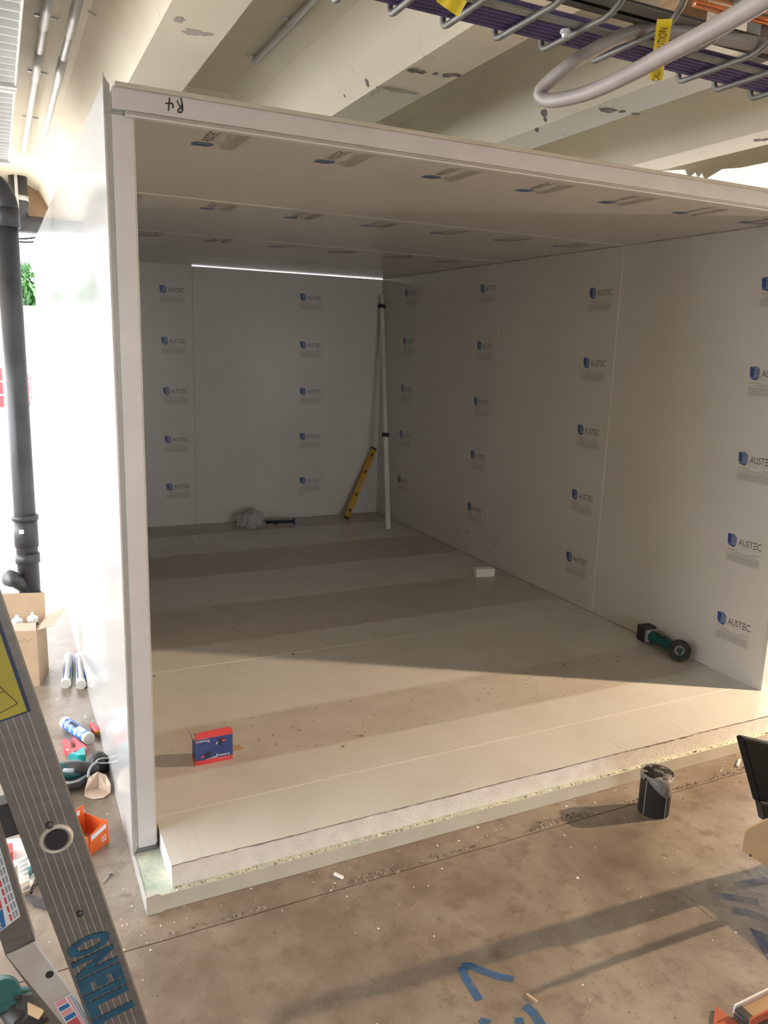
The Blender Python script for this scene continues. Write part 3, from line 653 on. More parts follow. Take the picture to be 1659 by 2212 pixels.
obox('upper_length', q0 + ax * (ln * .68), sx, sy, ax, .034, .018, ln * .60, 'white_post', po, .002)
for t in (.385, .93): obox('clip', q0 + ax * (ln * t), sx, sy, ax, .06, .03, .035, 'rubber', po, .003)
c = G(1045, 1244, 0); obx = obox('foam_offcut', c + Z * .03, Vector((.985, -.17, 0)), Vector((.17, .985, 0)), Z, .14, .06, .058, 'crumb', None, .003); tag(obx, 'small white foam block lying on the panel floor near the right wall', 'foam block')
# crumpled bag
def crumple(name, c, sx, sy, sz, m, seed, parent=None, sub=3, amp=.5):
    bm = bmesh.new(); bmesh.ops.create_icosphere(bm, subdivisions=sub, radius=1)
    for v in bm.verts:
        n = mnoise.noise(v.co * 1.7 + Vector((seed, 0, 0))) * amp + mnoise.noise(v.co * 4 + Vector((0, seed, 0))) * amp * .5
        q = v.co * (1 + n); v.co = Vector(c) + Vector((q.x * sx, q.y * sy, max(q.z, -.55) * sz + .55 * sz))
    return from_bm(name, bm, m, parent, False)
c = G(540, 1137, 0); tag(crumple('plastic_bag', c, .14, .09, .085, 'bag_film', 3), 'crumpled clear plastic bag on the floor against the back wall', 'bag')
a, e = G(568, 1128, .02), G(636, 1126, .025)
ck = empty('caulking_gun', a, 'dark blue handled tool poking out of the plastic bag', 'tool')
tube('barrel', [a, e], .014, 'box_star', ck, 10); obox('end_plate', e, (e - a).normalized(), Y, Z, .012, .05, .06, 'print_blue', ck, .003); tube('trigger', [a.lerp(e, .35), a.lerp(e, .4) - Z * .02 - Y * .04], .007, 'rubber', ck, 8)
# torn film on the walls
for nm, px, lab in ((0, [(646, 1075), (660, 1052), (684, 1030), (692, 1012)], 0), ):
    pts = smooth_path([at(x, y, 1, D - .006) for x, y in px], 4); v, f = strip(pts, [.01 + .03 * math.sin(i * .7) ** 2 for i in range(len(pts))], Y); raw('torn_film', v, f, 'film', wb)
for x, y, rx, ry in ((1070, 1165, .05, .07), (1010, 1148, .04, .02)):
    c = at(x, y, 0, W - .003); blob('torn_film', c, -Y, Z, rx, ry, 'film', wrt, 14, .6, int(x))

# ================================================================== FRONT OF THE ROOM
# capped pipe stub
ps = empty('pipe_stub', (1.776, -.418, GZ), 'short black pipe stub taped over and standing out of the concrete', 'pipe stub')
c = Vector((1.776, -.418, GZ)); R0 = .0575; hp_ = .165
lathe('pipe', c, Z, [(R0, 0), (R0, hp_ - .01), (R0 - .008, hp_ - .004)], 'black_abs', ps, 32)
bm = bmesh.new(); n = 24; rings = []
for j in range(6):
    rr = R0 * (1 - j / 6) + .001; rings.append([bm.verts.new(c + Vector((rr * math.cos(2 * math.pi * k / n), rr * math.sin(2 * math.pi * k / n), hp_ - .006 + (.016 * mnoise.noise(Vector((rr * 40 * math.cos(2 * math.pi * k / n), rr * 40 * math.sin(2 * math.pi * k / n), 3))) if j else 0)))) for k in range(n)])
for a, e in zip(rings, rings[1:]):
    for k in range(n): bm.faces.new((a[k], a[(k + 1) % n], e[(k + 1) % n], e[k]))
bm.faces.new(rings[-1]); from_bm('tape_cap', bm, 'pipe_tape', ps, True)
def tape_wrap(az0, az1, low):
    vs, fs = [], []; nn = 20
    for k in range(nn + 1):
        t = k / nn; az = az0 + (az1 - az0) * t; ca, sa = math.cos(az), math.sin(az); r1, r2 = R0 + .0035, R0 + .0008
        for rr, z in ((r1, hp_ - .003), (r1, low(t)), (r2, low(t)), (r2, hp_ - .003)): vs.append(c + Vector((rr * ca, rr * sa, z)))
    for k in range(nn):
        for q in range(4): fs.append((4 * k + q, 4 * k + (q + 1) % 4, 4 * k + 4 + (q + 1) % 4, 4 * k + 4 + q))
    raw('tape_wrap', vs, fs, 'pipe_tape', ps, True)
va = math.atan2(CAM.y - c.y, CAM.x - c.x)
tape_wrap(va - .75, va + 1.45, lambda t: hp_ - .012 - .068 * min(1, max(0, (t - .05) / .6)) if t < .8 else hp_ - .08 + .2 * (t - .8))
tape_wrap(va + 1.45, va + 2 * math.pi - .75, lambda t: hp_ - .024)
for az in (va - .62, va + .80): tube('white_stripe', [c + Vector(((R0 + .0006) * math.cos(az), (R0 + .0006) * math.sin(az), z)) for z in (.002, hp_ - .02)], .0014, 'print_grey', ps, 6)
# offcuts and crumbs
for i, (x, y, x2, y2, lab) in enumerate(((722, 1887, 741, 1896, 'thin white plastic offcut lying on the concrete before the lip'), (1138, 2146, 1162, 2163, 'pale splinter of timber lying between the blue paint marks'), (1598, 1641, 1593, 1655, 'upright white chip beside the base lip at the right'))):
    a, e = G(x, y, GZ + .005), G(x2, y2, GZ + .006); tag(obox('offcut', (a + e) / 2, (e - a).normalized(), Z.cross((e - a).normalized()), Z, (e - a).length, .009 if i != 1 else .004, .008 if i != 1 else .004, 'crumb' if i != 1 else 'cardboard', None, .001), lab, 'offcut')
def scatter(name, pts, smin, smax, m, seed, label, z0=GZ):
    r = random.Random(seed); vs, fs = [], []
    for x, y in pts:
        s = r.uniform(smin, smax) * (1 if r.random() < .9 else 1.8); o = len(vs); a = r.uniform(0, 3.14)
        ca, sa = math.cos(a) * s, math.sin(a) * s; k1, k2 = r.uniform(.5, 1.4), r.uniform(.5, 1.0)
        vs += [(x + ca * k1, y + sa * k1, z0), (x - sa, y + ca, z0), (x - ca * k1, y - sa * k1, z0), (x + sa, y - ca, z0), (x + ca * .3, y + sa * .3, z0 + s * k2), (x - ca * .4, y + sa * .2, z0 + s * k2 * .9)]
        fs += [(o, o + 1, o + 4), (o + 1, o + 5, o + 4), (o + 1, o + 2, o + 5), (o + 2, o + 3, o + 5), (o + 3, o + 4, o + 5), (o + 3, o, o + 4)]
    ob = raw(name, vs, fs, m); tag(ob, label, 'debris', None, 'stuff'); return ob
r = random.Random(11)
P = [(r.uniform(-.3, 2.6), JY + .10 - abs(r.gauss(0, .09)) + .02) for _ in range(90)] + [(r.uniform(-.35, 2.4), r.uniform(-1.2, -.24)) for _ in range(60)] + [(r.uniform(-.4, -.08), r.uniform(-.4, 2.0)) for _ in range(120)]
scatter('foam_crumbs', P, .0012, .0034, 'crumb', 1, 'white foam crumbs scattered over the concrete floor')
P = [(x, JY + .012 + abs(r.gauss(0, .007))) for x in [r.uniform(-.05, 2.5) for _ in range(520)] if mnoise.noise(Vector((x * 4, 0, 0))) > -.1] + [(r.uniform(.55, .72), JY + .015 + r.uniform(-.012, .02)) for _ in range(160)] + [(r.uniform(1.30, 1.56), JY + .02 + r.uniform(-.012, .025)) for _ in range(170)]
scatter('grit', P, .0022, .0066, 'grit', 2, 'dark grit gathered along the saw-cut floor joint')
P = [(r.uniform(.2, 2.4), r.uniform(-1.3, -.38)) for _ in range(260)]
scatter('fine_grit', P, .0012, .0032, 'grit', 3, 'fine dark specks on the concrete floor')
P = [(r.uniform(.1, 2.7), r.uniform(.2, 3.9)) for _ in range(45)]
P += [(r.uniform(.1, 2.7), r.uniform(a, c)) for a, c in ((.3, .64), (1.55, 2.1), (2.8, 3.3)) for _ in range(35)]
scatter('room_specks', P, .0015, .0055, 'grit', 5, 'dark flecks lying on the panel floor', 0.0004)
P = [(r.uniform(.02, 2.8), -.2288 + r.uniform(.001, .016)) for _ in range(140)]
scatter('tray_crumbs', P, .0015, .004, 'crumb', 6, 'white foam crumbs along the base tray lip', -.0782)
P = [(r.uniform(.02, 2.8), -.2288 + r.uniform(.001, .016)) for _ in range(420)]
scatter('tray_grit', P, .0012, .0036, 'grit', 7, 'dark specks along the base tray lip', -.0782)
# concertina smears of dust left of the room are part of the floor; nail
a, e = G(221, 1907, GZ + .004), G(239, 1887, GZ + .005)
nl = empty('masonry_nail', a, 'loose steel nail lying beside the left wall', 'nail'); tube('shank', [a, a.lerp(e, .3), e], [.0008, .0022, .0026], 'steel', nl, 8); lathe('head', e, (e - a), [(.005, 0), (.005, .002)], 'steel', nl, 10)

# black lid and tan box at the right edge
tbx = empty('tan_case', (2.1, -.98, GZ), 'tan boxy case with a raised black lid at the right edge', 'case')
yl, yp = -.90, -.99
box('case_body', 1.95, 2.3, -1.12, -.86, GZ, .10, 'tan_board', tbx, .004)
prism('black_lid', [at(x, y, 1, yl) for x, y in ((1609, 1602), (1611, 1598), (1616, 1597), (1680, 1612), (1800, 1640), (1860, 1660), (1860, 1790), (1690, 1750), (1645, 1738))], Y, .035, 'black_vinyl', tbx, .004)
prism('hinge_block', [at(x, y, 1, yl - .01) for x, y in ((1646, 1735), (1654, 1775), (1760, 1815), (1860, 1860), (1860, 1780), (1690, 1740))], Y, .03, 'rubber', tbx, .003)
q = [at(x, y, 1, yp) for x, y in ((1608, 1795), (1602, 1838), (1640, 1862), (1790, 1960), (1990, 2010), (1990, 1760), (1760, 1735), (1655, 1772))]
prism('folded_flap', q, Y, .006, 'tan_board', tbx, .001)
prism('flap_fold', [at(1609, 1796, 1, yp - .004), at(1603, 1838, 1, yp - .004), at(1611, 1843, 1, yp - .004), at(1617, 1793, 1, yp - .004)], Y, .0035, 'cardboard', tbx)
lathe('hole', at(1621, 1848, 1, yp - .0005), -Y, [(.0045, 0), (.0045, .0006)], 'marker', tbx, 12, False)
# orange plate and channel in the corner
op = empty('steel_plate', G(1560, 2190), 'rusty orange steel plate corner at the bottom right', 'plate'); prism('plate', [G(x, y, GZ + .004) for x, y in ((1545, 2177), (1590, 2212), (1660, 2270), (1600, 2330), (1535, 2260))], Z, .006, 'orange_steel', op)
chn = empty('steel_channel', G(1640, 2200), 'grey metal channel with orange edge lying at the bottom right corner', 'channel')
a, e = G(1602, 2200, GZ + .02), G(1720, 2140, GZ + .02); dd, ss, uu = frame(e - a)
obox('web', (a + e) / 2, dd, ss, uu, (e - a).length, .045, .006, 'cardboard', chn); obox('flange', (a + e) / 2 - ss * .024 + uu * .008, dd, ss, uu, (e - a).length, .005, .024, 'galv_bright', chn); obox('flange', (a + e) / 2 + ss * .024 + uu * .008, dd, ss, uu, (e - a).length, .005, .024, 'orange_steel', chn)
obox('end_plug', a + dd * .012, dd, ss, uu, .024, .046, .02, 'rubber', chn)

# work lamp on its tripod beyond the right edge
wk = empty('work_lamp', (LAMP.x, LAMP.y, GZ), 'work lamp on a tripod standing to the right of the room', 'lamp')
tube('pole', [(LAMP.x + .06, LAMP.y, GZ + .35), (LAMP.x + .06, LAMP.y, LAMP.z - .02)], .014, 'aluminium', wk)
for k in range(3):
    an = 2 * math.pi * k / 3 + .3; tube('leg', [(LAMP.x + .06, LAMP.y, GZ + .55), (LAMP.x + .06 + .5 * math.cos(an), LAMP.y + .5 * math.sin(an), GZ + .012)], .011, 'aluminium', wk)
box('housing', LAMP.x + .09, LAMP.x + .16, LAMP.y - .11, LAMP.y + .11, LAMP.z - .09, LAMP.z + .09, 'yellow_plastic', wk, .008)
box('lens', LAMP.x + .086, LAMP.x + .0895, LAMP.y - .09, LAMP.y + .09, LAMP.z - .07, LAMP.z + .07, 'lamp_glass', wk)

# ================================================================== LADDER
YL = -1.15
ladder = empty('ladder', at(300, 2400, 1, YL), 'folded aluminium ladder with yellow sticker and blue stencilled letters', 'ladder')
A, B = at(74, 1700, 1, YL), at(255.5, 2212, 1, YL); ax = (B - A).normalized(); sw = Vector((-ax.z, 0, ax.x))
if sw.x < 0: sw = -sw
wA = (at(134, 1700, 1, YL) - at(14, 1700, 1, YL)).length * abs(sw.x); wB = (at(311, 2212, 1, YL) - at(200, 2212, 1, YL)).length * abs(sw.x)
SW = (wA + wB) / 2; tb_ = (GZ - A.z) / ax.z; top = A - ax * .62; bot = A + ax * (tb_ - .012); cy = (top + bot) / 2; ln = (bot - top).length
def LP(u, v, y=0): return A + ax * u + sw * v + Y * y        # u down the rail, v across, y behind its face
obox('rail', cy + Y * .003, sw, Y, ax, SW, .006, ln, 'aluminium', ladder, .001)
for sg in (-1, 1): obox('rail_flange', cy + sw * sg * (SW / 2 - .003) + Y * .018, sw, Y, ax, .006, .03, ln, 'aluminium', ladder, .001)
for v in (-.34, -.21, -.08, .05, .18, .31): obox('rail_ridge', cy + sw * (v * SW) - Y * .0004, sw, Y, ax, .0012, .0012, ln, 'aluminium_ridge', ladder)
obox('foot', bot + ax * .004 + Y * .012, sw, Y, ax, SW + .01, .05, .03, 'rubber', ladder, .004)
def on(px, py, y=YL - .001): return at(px, py, 1, y)
rc_ = on(122, 1812)
lathe('rung_collar', rc_ + Y * .001, -Y, [(.026, -.002), (.0255, .002), (.022, .005), (.0195, .004), (.0175, .001)], 'aluminium_light', ladder, 28)
lathe('rung_hollow', rc_ - Y * .0003, -Y, [(.0172, 0), (.0172, .0035)], 'marker', ladder, 24, False)
for px, py in ((107, 1782), (173, 1973)): lathe('rivet', on(px, py), -Y, [(.006, 0), (.0055, .003), (.002, .0045)], 'aluminium_dark', ladder, 12)
# yellow safety sticker
c0 = [on(-70, 1400), on(-12, 1330), on(66, 1530), on(4, 1563)]
def lq(px, py): p = on(px, py, YL); return ((p - A).dot(ax), (p - A).dot(sw))
u1, v1 = lq(66, 1531); u0, v0 = lq(4, 1563); ue = (u1 + u0) / 2; vl, vr = -SW * .46, v1
raw('sticker_edge', [LP(ue - .42, vl, -.0016), LP(ue - .42, vr, -.0016), LP(ue, vr, -.0016), LP(ue, vl, -.0016)], [(0, 1, 2, 3)], 'sticker_navy', ladder)
st = raw('safety_sticker', [LP(ue - .42, vl + .002, -.0019), LP(ue - .42, vr - .0055, -.0019), LP(ue - .003, vr - .0055, -.0019), LP(ue - .003, vl + .002, -.0019)], [(0, 1, 2, 3)], 'sticker_yellow', ladder)
def sl(pts, wd=.0008): return [LP(ue - u, vl + v, -.0022) for u, v in pts]
ws = vr - vl
strips('sticker_drawing', [sl(p) for p in ([(.075, ws * .42), (.012, ws * .22)], [(.075, ws * .46), (.02, ws * .80)], [(.046, ws * .34), (.046, ws * .62)], [(.012, ws * .22), (.02, ws * .80)], [(.078, ws * .36), (.078, ws * .54)])], .0012, Y, 'marker', ladder)
for i, (u, body) in enumerate(((.098, 'LADDERS'), (.090, 'EXTEND 1.2 m'), (.15, 'DANGER'), (.165, 'SET UP'), (.2, 'KEEP CLEAR'))):
    text('sticker_lettering', body, LP(ue - u, vl + ws * .2, -.0022), sw, -ax, ws * .52, .006, 'marker', ladder)
# stencilled name down the rail, reading downwards
uo = lq(212, 2010)[0]; u = uo; hgt = SW * .84
for ch, l in (('O', .034), ('N', .036), ('E', .030), ('I', .013), ('L', .034), ('L', .034)):
    text('stencil_letter', ch, LP(u, -SW * .44, -.0016), ax, sw, l, hgt, 'stencil_blue', ladder, {'O': .045, 'N': .05, 'E': .06, 'I': .02, 'L': .05}[ch]); u += l + .0035
# second rail to the left, crosspiece and flared lower brace
Y2 = YL + .045
def on2(px, py, y=Y2): return at(px, py, 1, y)
prism('second_rail', [on2(-150, 1430), on2(-60, 1590), on2(8, 1812), on2(76, 2033), on2(12, 2064), on2(-60, 1850), on2(-200, 1430)], Y, .022, 'aluminium', ladder)
o_ = on2(2, 2011, Y2 - .001); s2a = on2(43, 1980, Y2 - .001); s2b = on2(8, 1862, Y2 - .001)
dv = (s2b - s2a).normalized(); du = (s2a - o_); wdu = du.length; du.normalize()
def S2(a, c, l=.0012): return s2a + dv * a - du * c - Y * (l - .001)
raw('rail_sticker', [S2(0, -.001), S2(.16, -.001), S2(.16, .08), S2(0, .045)], [(0, 1, 2, 3)], 'sticker_white', ladder)
raw('sticker_block', [S2(.002, .025, .0016), S2(.035, .022, .0016), S2(.035, .08, .0016), S2(.002, .046, .0016)], [(0, 1, 2, 3)], 'sticker_blue', ladder)
raw('sticker_block', [S2(.037, .022, .0016), S2(.15, .018, .0016), S2(.15, .08, .0016), S2(.037, .08, .0016)], [(0, 1, 2, 3)], 'sticker_red', ladder)
for cc_, m_ in ((.003, 'sticker_grey'), (.008, 'sticker_grey'), (.014, 'sticker_red')):
    strips('sticker_lines', [[S2(.004 + k * .017, cc_, .0018), S2(.017 + k * .017, cc_, .0018)] for k in range(8)], .0032, Y, m_, ladder)
text('sticker_lettering', 'PONA', S2(.004, .042, .0019), dv, du, .03, .011, 'sticker_white', ladder)
prism('cross_bar', [on2(-120, 1775, Y2 + .03), on2(44, 1727, Y2 + .03), on2(70, 1780, Y2 + .03), on2(48, 1800, Y2 + .03), on2(-120, 1850, Y2 + .03)], Y, .03, 'aluminium_dark', ladder)
prism('flared_brace', [on2(14, 2064, Y2 - .004), on2(74, 2034, Y2 - .004), on2(190, 2190, Y2 - .004), on2(290, 2420, Y2 - .004), on2(230, 2420, Y2 - .004), on2(135, 2212, Y2 - .004)], Y, .003, 'aluminium_light', ladder)
strips('brace_edge', [[on2(74, 2034, Y2 - .006), on2(190, 2192, Y2 - .006), on2(292, 2420, Y2 - .006)]], .003, Y, 'sticker_white', ladder)
prism('brace_flange', [on2(10, 2062, Y2 + .01), on2(16, 2060, Y2 + .01), on2(138, 2212, Y2 + .01), on2(232, 2420, Y2 + .01), on2(205, 2420, Y2 + .01), on2(112, 2212, Y2 + .01), on2(60, 2130, Y2 + .01)], Y, .02, 'aluminium', ladder)
lathe('brace_hole', on2(107, 2105, Y2 - .0042), -Y, [(.0068, 0), (.0068, .0006)], 'marker', ladder, 16, False)
stq = [(116, 2166), (158, 2143), (205, 2225), (165, 2250)]
raw('brace_sticker', [on2(x, y, Y2 - .0048) for x, y in stq], [(0, 1, 2, 3)], 'sticker_white', ladder)
def bil(s, t): a = Vector((*stq[0], 0)).lerp(Vector((*stq[1], 0)), s); e = Vector((*stq[3], 0)).lerp(Vector((*stq[2], 0)), s); p = a.lerp(e, t); return on2(p.x, p.y, Y2 - .0054)
for (s0, s1, t0, t1, m_) in ((.04, .55, .02, .13, 'sticker_pink'), (.06, .56, .16, .25, 'sticker_blue'), (.04, .58, .28, .38, 'sticker_pink'), (.06, .6, .40, .50, 'sticker_blue'), (.04, .6, .53, .95, 'sticker_red'), (.64, .72, .04, .95, 'sticker_pink'), (.78, .84, .03, .95, 'sticker_grey'), (.88, .95, .03, .95, 'sticker_grey')):
    raw('sticker_block', [bil(s0, t0), bil(s1, t0), bil(s1, t1), bil(s0, t1)], [(0, 1, 2, 3)], m_, ladder)

# ================================================================== LEFT OF THE ROOM: CLUTTER ON THE SLAB
def cart(name, a, e, label, body='label_blue', r=.024):
    a, e = Vector(a), Vector(e); d = (e - a).normalized(); L_ = (e - a).length; o = empty(name, a, label, 'sealant tube')
    lathe('tube', a, d, [(r, 0), (r, .004), (r * .98, .01), (r * .98, L_ - .01), (r * .95, L_)], 'white_plastic', o, 20)
    lathe('printed_sleeve', a + d * .02, d, [(r * 1.004, 0), (r * 1.004, L_ - .045)], body, o, 20)
    lathe('end_disc', a - d * .0008, d, [(r * .88, 0), (r * .88, .0007)], 'white_post', o, 18)
    lathe('nozzle_boss', e, d, [(r * .5, 0), (r * .4, .008), (r * .3, .018)], 'white_plastic', o, 12)
    return o, d
a = G(143, 1487); t1, _ = cart('sealant_tube', a + Z * .024, G(150, 1428) + Z * .024 + Vector((0, .02, 0)), 'left of two white sealant tubes lying side by side', 'white_post')
a = G(176, 1489); t2, _ = cart('sealant_tube', a + Z * .024, G(172, 1430) + Z * .024 + Vector((0, .02, 0)), 'right of two white sealant tubes lying side by side', 'white_post')
for t_, px in ((t1, 143), (t2, 176)):
    a = G(px, 1487) + Z * .024; e = G(151 if px == 143 else 172, 1430) + Z * .024
    for sgn in (-.6, .75): tube('blue_stripe', [a.lerp(e, .08) + Vector((.0235 * math.sin(sgn), 0, .0235 * math.cos(sgn))), a.lerp(e, .92) + Vector((.0235 * math.sin(sgn), 0, .0235 * math.cos(sgn)))], .003, 'label_blue', t_, 6)
a, e = G(193, 1607) + Z * .025, G(133, 1565) + Z * .025
dirv = (e - a).normalized(); e = a + dirv * .215
t3, d3 = cart('sealant_tube', a, e, 'blue and white sealant cartridge lying on the slab', 'label_blue', .0255)
cv = (CAM - a).normalized(); sd = d3.cross(Vector((cv.x, cv.y, cv.z))).normalized(); nn_ = sd.cross(d3).normalized()
if nn_.dot(cv) < 0: nn_ = -nn_
def on_cyl(t, ang, r=.0262): return a + d3 * t + (nn_ * math.cos(ang) + sd * math.sin(ang)) * r
def cyl_patch(t0, t1, a0, a1, m_, nm):
    vs, fs = [], []
    for i in range(7):
        g = a0 + (a1 - a0) * i / 6; vs += [on_cyl(t0, g), on_cyl(t1, g)]
    for i in range(6): fs.append((2 * i, 2 * i + 1, 2 * i + 3, 2 * i + 2))
    raw(nm, vs, fs, m_, t3)
cyl_patch(.03, .085, .1, .9, 'sticker_white', 'price_label'); cyl_patch(.035, .05, -.7, -.2, 'sticker_white', 'print_flash'); cyl_patch(.07, .085, -.9, .0, 'sticker_white', 'print_flash'); cyl_patch(.115, .125, -1.0, .3, 'sticker_white', 'print_flash'); cyl_patch(.155, .165, -.9, .6, 'sticker_white', 'print_flash'); cyl_patch(.09, .15, .2, .8, 'box_star', 'print_block')
# red and amber screwdriver handle behind the cartridge
a, e = G(212, 1590) + Z * .016, G(188, 1560) + Z * .016
sdv = empty('screwdriver', a, 'red screwdriver handle with amber end behind the blue cartridge', 'screwdriver')
lathe('handle', a, e - a, [(.013, 0), (.015, .01), (.013, .05), (.011, .09), (.007, .1)], 'red_tool', sdv, 12); lathe('end_cap', a - (e - a).normalized() * .008, e - a, [(.009, 0), (.0125, .004), (.0125, .008)], 'amber', sdv, 8, False); tube('blade', [e, e + (e - a).normalized() * .06], .003, 'steel', sdv, 8)
# red pipe cutter: outline lying flat on the slab
def z3(x, y): return (80 + x * .13261, 1520 + y * .13261)
pc = empty('pipe_cutter', G(165, 1620), 'red ratchet pipe cutter lying in front of the cartridge', 'pipe cutter')
prism('handle', [G(*z3(x, y), GZ + .004) for x, y in ((455, 610), (490, 570), (530, 590), (570, 625), (600, 690), (605, 740), (585, 760), (530, 755), (490, 745), (475, 715), (500, 690), (480, 650))], Z, .018, 'red_tool', pc, .003)
prism('body', [G(*z3(x, y), GZ + .002) for x, y in ((612, 600), (640, 560), (690, 590), (730, 640), (780, 680), (840, 700), (860, 740), (840, 790), (800, 810), (700, 780), (640, 800), (650, 860), (620, 880), (560, 840), (490, 790), (475, 740), (530, 760), (600, 770), (690, 740), (690, 700), (650, 640))], Z, .022, 'red_tool', pc, .003)
prism('blade', [G(*z3(x, y), GZ + .012) for x, y in ((600, 695), (640, 680), (690, 695), (690, 725), (610, 735))], Z, .003, 'steel', pc)
for q in ((540, 715), (770, 735)): lathe('pivot_screw', G(*z3(*q), GZ + .021), Z, [(.006, 0), (.005, .004)], 'steel', pc, 12)
pc.location = pc.location + Vector((-.012, -.022, 0))
# jigsaw lying on its side
js = empty('jigsaw', G(180, 1690), 'teal and grey jigsaw with a loop handle lying against the left wall', 'jigsaw')
def zz(x, y, z): return G(*z3(x, y), GZ + z)
lathe('motor_body', zz(180, 1160, .06), zz(420, 1120, .06) - zz(180, 1160, .06), [(.03, 0), (.04, .02), (.042, .09), (.036, .12)], 'teal', js, 18)
tube('grip', smooth_path([zz(400, 1060, .075), zz(560, 1040, .08), zz(720, 1045, .08), zz(860, 1060, .07), zz(930, 1090, .055)], 6), .024, 'rubber', js, 14)
tube('grip_inlay', smooth_path([zz(440, 1085, .098), zz(520, 1090, .10), zz(600, 1085, .10)], 5), .008, 'grey_plastic', js, 10)
tube('loop_handle', smooth_path([zz(400, 1290, .03), zz(520, 1330, .03), zz(680, 1290, .03), zz(800, 1200, .035), zz(880, 1120, .045)], 7), .021, 'rubber', js, 14)
tube('loop_trim', smooth_path([zz(400, 1265, .050), zz(520, 1290, .052), zz(680, 1250, .052), zz(800, 1165, .055), zz(860, 1090, .06)], 7), .005, 'grey_plastic', js, 10)
crumple('gear_case', zz(1000, 1090, 0), .045, .04, .05, 'rubber', 8, js, 3, .15)
tube('guard_trim', smooth_path([zz(830, 1200, .07), zz(850, 1080, .085), zz(900, 1000, .09), zz(980, 950, .09)], 5), .005, 'grey_plastic', js, 8)
p = zz(600, 1190, .004); crumple('inner_pad', p, .06, .035, .035, 'grey_plastic', 5, js, 2, .1)
tube('wire_guard', smooth_path([zz(950, 960, .08), zz(1010, 905, .085), zz(1160, 890, .085), zz(1200, 920, .08), zz(1170, 965, .08), zz(1000, 970, .08)], 5, True), .003, 'steel', js, 8)
prism('base_plate', [zz(500, 930, .02), zz(700, 870, .02), zz(705, 830, .02), (zz(790, 810, .02)), zz(795, 945, .02), zz(680, 960, .02)], Z, .03, 'teal_bright', js, .003)
tube('power_cord', smooth_path([zz(430, 1420, .006), zz(500, 1500, .006), zz(525, 1600, .006), zz(500, 1700, .006), zz(420, 1760, .006)], 6), .004, 'rubber', js, 8)
# torn cardboard scrap
cs = empty('cardboard_scrap', G(212, 1725), 'torn grey cardboard corner lying against the left wall', 'cardboard')
k1 = [zz(990, 1370, .0), zz(780, 1400, .004), zz(770, 1520, .0), zz(930, 1560, .0), zz(1190, 1450, .0), zz(1200, 1380, .02)]
prism('flap', [zz(985, 1380, .002), zz(775, 1420, .002), zz(775, 1515, .002), zz(920, 1560, .002), zz(1080, 1540, .002), zz(1195, 1460, .002)], Z, .0025, 'cardboard_pale', cs)
a1, a2, a3 = zz(985, 1380, .004), zz(775, 1420, .004), zz(1195, 1460, .004)
prism('standing_side', [a1, a2, zz(840, 1200, .062), zz(990, 1115, .09)], Y, .0025, 'cardboard_pale', cs)
prism('standing_side', [a1 + Y * .003, a3 + Y * .003, zz(1200, 1310, .05), zz(1120, 1160, .075), zz(990, 1115, .09)], Y, .0025, 'cardboard_pale', cs)
# orange open carton
def z5(x, y): return (x * .2411, 1700 + y * .2411)
oc = empty('orange_carton', G(195, 1850), 'open orange cardboard carton with white print beside the ladder', 'carton')
c1 = G(*z5(800, 622)); c2 = G(*z5(980, 490)); dx = c2 - c1; n1 = Vector((-dx.y, dx.x, 0)).normalized(); dl = dx.length; dx.normalize()
def ob(x, y, z): return c1 + dx * x + n1 * y + Z * z
hh = .078
prism('front_side', [ob(0, 0, 0), ob(dl, 0, 0), ob(dl - .006, 0, hh + .012), ob(.01, 0, hh - .005)], n1, .002, 'orange_card', oc)
prism('side', [ob(.0, .002, 0), ob(0, .11, 0), ob(0, .11, hh), ob(0, .002, hh - .01)], dx, .002, 'orange_card', oc); prism('side', [ob(dl - .002, .002, 0), ob(dl - .002, .11, 0), ob(dl - .002, .11, hh), ob(dl - .002, .002, hh)], dx, .002, 'orange_card', oc)
prism('back_side', [ob(0, .112, 0), ob(dl, .112, 0), ob(dl, .112, hh + .03), ob(0, .112, hh + .03)], n1, .002, 'orange_card', oc); prism('bottom', [ob(.003, .003, .001), ob(dl - .003, .003, .001), ob(dl - .003, .109, .001), ob(.003, .109, .001)], Z, .001, 'cardboard', oc)
raw('print_panel', [ob(.012, -.0004, .05), ob(dl - .012, -.0004, .062), ob(dl - .012, -.0004, .078), ob(.012, -.0004, .068)], [(0, 1, 2, 3)], 'sticker_white', oc)
text('lettering', 'ea', ob(dl * .62, -.0005, .016), dx, Z, .022, .024, 'sticker_white', oc)
raw('print_panel', [ob(.01, .1115, .08), ob(dl - .02, .1115, .08), ob(dl - .02, .1115, .1), ob(.01, .1115, .1)], [(0, 1, 2, 3)], 'sticker_white', oc)
g1 = ob(-.085, .12, 0); gt = empty('grip_tool', g1, 'grey and black handled tool lying behind the orange carton', 'tool')
lathe('handle', g1 + Z * .03, Vector((.35, -.9, .25)), [(.014, 0), (.024, .02), (.02, .06), (.026, .1), (.02, .13)], 'grey_plastic', gt, 14); lathe('head', g1 + Z * .045 + Vector((.03, -.03, .02)), Vector((.8, -.3, .2)), [(.02, 0), (.028, .02), (.02, .05)], 'rubber', gt, 14)
